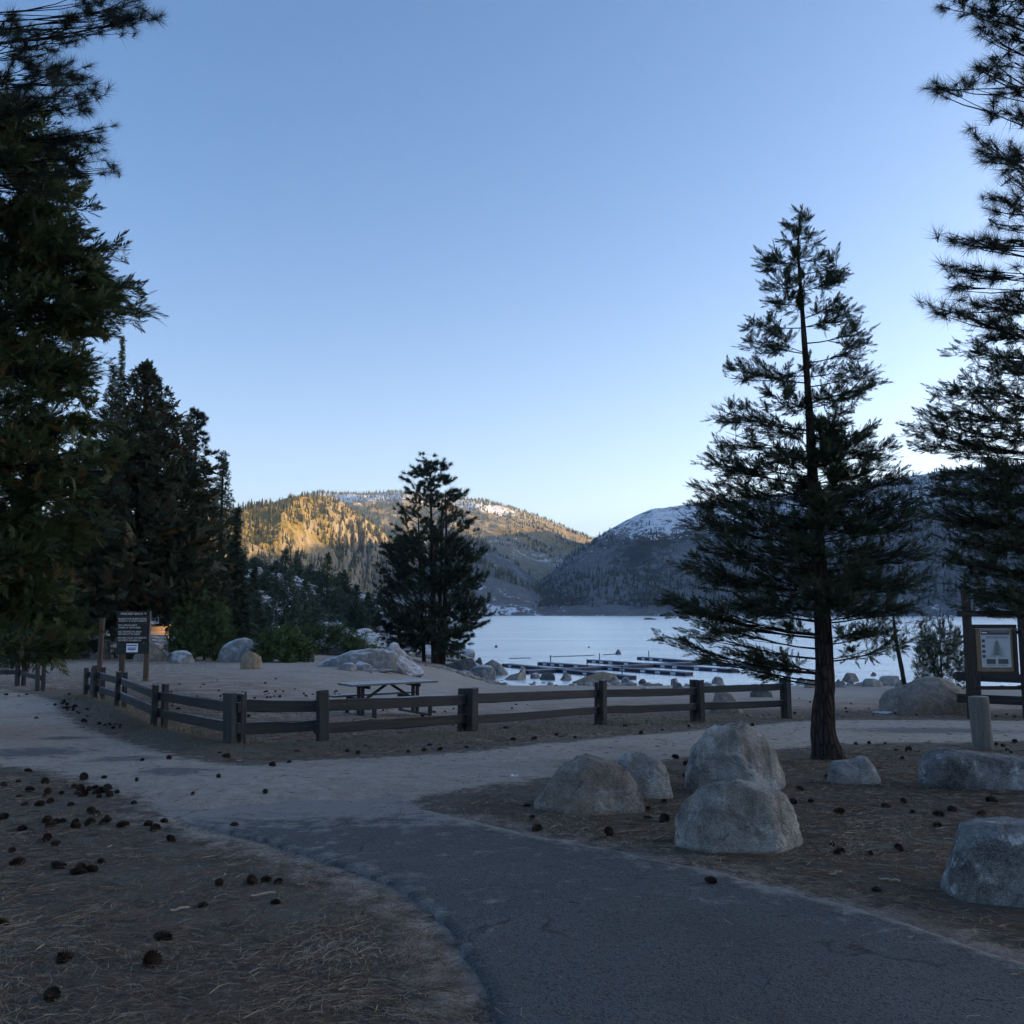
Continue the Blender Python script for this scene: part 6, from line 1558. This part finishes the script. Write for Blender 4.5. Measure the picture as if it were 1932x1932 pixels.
# ================================================================== NEEDLE LITTER
def needles():
    rs = np.random.RandomState(4)
    t = NT('dry_needles'); col = t.ramp(t.attr('tone'), [(0.0, (.045, .03, .02)), (.4, (.12, .065, .035)), (.7, (.22, .155, .095)), (1.0, (.36, .29, .21))]); m = t.done(col, .8, None, .2)
    N = 200000
    y = 3.2 * (24.0 / 3.2) ** rs.rand(N); x = rs.uniform(-.66, .66, N) * (y + .5)
    dirt = poly_sdf(x, y, DIRT); road = poly_sdf(x, y, PATH_POLY)
    cl = fbm2(x * .9, y * .9, 4, z=6.6) + .7 * fbm2(x * 3.2, y * 3.2, 3, z=1.6)
    p = np.clip(.62 + 1.1 * cl, .05, 1)
    p = np.where(road > -.05, .03, p); p = np.where(dirt > 0, .05, p); p = np.where(y > 12, p * .8, p); p = np.where((dirt > -.4) & (dirt <= 0), p * .5, p)
    ok = rs.rand(N) < p
    x, y, road = x[ok], y[ok], road[ok]; n = len(x)
    z = gz(x, y) + rs.uniform(.004, .02, n) + np.where(road > 0, .032, 0)
    L = rs.uniform(.04, .135, n) * np.where(y > 7, 1.15, 1); w = np.maximum(.0024, .00055 * y) * rs.uniform(.7, 1.2, n)
    th0 = fbm2(x * .6, y * .6, 2, z=2.2) * 5 + 0.5; th = th0 + rs.normal(size=n) * .75
    bend = rs.normal(size=n) * .5; rise = rs.normal(size=n) * .10
    d1 = np.stack([np.cos(th), np.sin(th), rise], 1); d2 = np.stack([np.cos(th + bend), np.sin(th + bend), -rise * .5], 1)
    sd = np.stack([-np.sin(th), np.cos(th), rs.normal(size=n) * .4], 1) * w[:, None]
    p0 = np.stack([x, y, z], 1); p1 = p0 + d1 * (L * .5)[:, None]; p2 = p1 + d2 * (L * .5)[:, None]
    V = np.stack([p0 - sd * .5, p0 + sd * .5, p1 - sd * .5, p1 + sd * .5, p2], 1).reshape(-1, 3); b = np.arange(n)[:, None] * 5
    F4 = np.concatenate([b, b + 1, b + 3, b + 2], 1); F3 = np.concatenate([b + 2, b + 3, b + 4], 1)
    tone = np.clip(.5 + .35 * cl[ok] + rs.normal(size=n) * .28, 0, 1)
    o = obj('needle_litter', mesh_np('needle_litter', V, [F4, F3], np.repeat(tone, 5)), m); tag(o, 'dry pine needles matted over the ground', 'needles', kind='stuff')
    # dry grass along the fence foot
    N = 5200
    Fp = np.array([G(u, v)[:2] for u, v in [(150, 1320), (178, 1324), (219, 1340), (289, 1379), (434, 1418), (609, 1412), (891, 1392), (1138, 1372), (1324, 1364)]])
    i = np.minimum((rs.rand(N) ** 1.3 * 8).astype(int), 7); t_ = rs.rand(N)[:, None]
    q = Fp[i] * (1 - t_) + Fp[i + 1] * t_ + rs.normal(size=(N, 2)) * np.array([.22, .22])
    gp = np.array([G(u, v)[:2] for u, v in [(273, 1287), (226, 1285), (75, 1303), (35, 1294)]])
    q = np.concatenate([q] + [g[None] + rs.normal(size=(170, 2)) * .2 for g in gp]); n = len(q)
    cl = fbm2(q[:, 0] * 1.5, q[:, 1] * 1.5, 3, z=4.4); q = q[cl > -.08]; n = len(q)
    th = rs.uniform(0, 6.28, n); Lh = rs.uniform(.05, .17, n); lean = rs.uniform(.1, .9, n)
    p0 = np.stack([q[:, 0], q[:, 1], gz(q[:, 0], q[:, 1]) + .02], 1); tip = p0 + np.stack([np.cos(th) * lean * Lh, np.sin(th) * lean * Lh, Lh], 1)
    sd = np.stack([-np.sin(th), np.cos(th), 0 * th], 1) * .004
    V = np.stack([p0 - sd, p0 + sd, tip], 1).reshape(-1, 3); F = np.arange(n * 3).reshape(-1, 3)
    g = NT('dry_grass'); c2 = g.ramp(g.attr('tone'), [(0.0, (.05, .06, .025)), (.6, (.16, .13, .06)), (1.0, (.36, .30, .17))])
    o = obj('dry_grass', mesh_np('dry_grass', V, F, np.repeat(rs.rand(n), 3)), g.done(c2, .8, None, .2)); tag(o, 'dry grass tufts along the fence foot', 'grass', kind='stuff')
needles()
# a scrap of white paper by the path, a pale stone chip, sticks
def scrap(name, label, cat, u, v, w, h, m, seed):
    g = G(u, v); s = px(g[1]); rs = random.Random(seed); bm = bmesh.new(); n = 5
    vs = [[bm.verts.new(((i / (n - 1) - .5) * w * s * (1 + .2 * rs.random()), (j / (n - 1) - .5) * w * s * .8, rs.uniform(0, h * s))) for j in range(n)] for i in range(n)]
    for i in range(n - 1):
        for j in range(n - 1): bm.faces.new((vs[i][j], vs[i + 1][j], vs[i + 1][j + 1], vs[i][j + 1]))
    r = bmesh.ops.solidify(bm, geom=bm.faces[:], thickness=.003)
    me = bpy.data.meshes.new(name); bm.to_mesh(me); bm.free(); o = obj(name, me, m, loc=(g[0], g[1], gz1(g[0], g[1]) + .015)); tag(o, label, cat)
scrap('paper_scrap', 'crumpled white scrap at the tip of the litter island by the path', 'scrap', 971, 1469, 13, 5, M_PAPER, 1)
scrap('snow_patch', 'small white snow remnant by the foot of the big smooth boulder', 'snow', 1664, 1347, 26, 4, mat_plain('snow', (.8, .82, .86), .7), 2)
for k, (a, b, lab) in enumerate([((318, 1725), (355, 1719), 'pale thin stick lying in the left foreground needles'), ((1655, 1663), (1700, 1668), 'thin stick on the litter right of the pale blocky boulder'), ((1566, 1655), (1588, 1652), 'short bleached wood chip on the litter near the path edge'), ((470, 1700), (520, 1690), 'bent brown twig in the left foreground')]):
    p, q = G(*a), G(*b); tb = Tubes(); t = np.linspace(0, 1, 6)[:, None]; pts = p * (1 - t) + q * t; pts[:, 2] = [gz1(r_[0], r_[1]) + .018 for r_ in pts]; pts += np.random.RandomState(k).normal(size=pts.shape) * .004
    tb.add(pts, np.full(6, .007), 6); o = obj('stick', tb.mesh('stick'), mat_plain('stick_wood', (.26, .23, .19), .8)); tag(o, lab, 'stick')

# ================================================================== HAZE
def haze():
    m = bpy.data.materials.new('morning_haze'); m.use_nodes = True; t = m.node_tree; t.nodes.clear()
    out = t.nodes.new('ShaderNodeOutputMaterial'); v = t.nodes.new('ShaderNodeVolumePrincipled')
    v.inputs['Color'].default_value = (.60, .78, 1.0, 1); v.inputs['Density'].default_value = 0.00007; v.inputs['Anisotropy'].default_value = 0.3
    t.links.new(v.outputs[0], out.inputs['Volume'])
    b = MB(); b.box((900, 2200, 295), (9000, 7600, 640)); o = obj('haze', b.mesh('haze'), m); tag(o, 'thin blue morning haze over the lake', 'haze', kind='stuff')
haze()
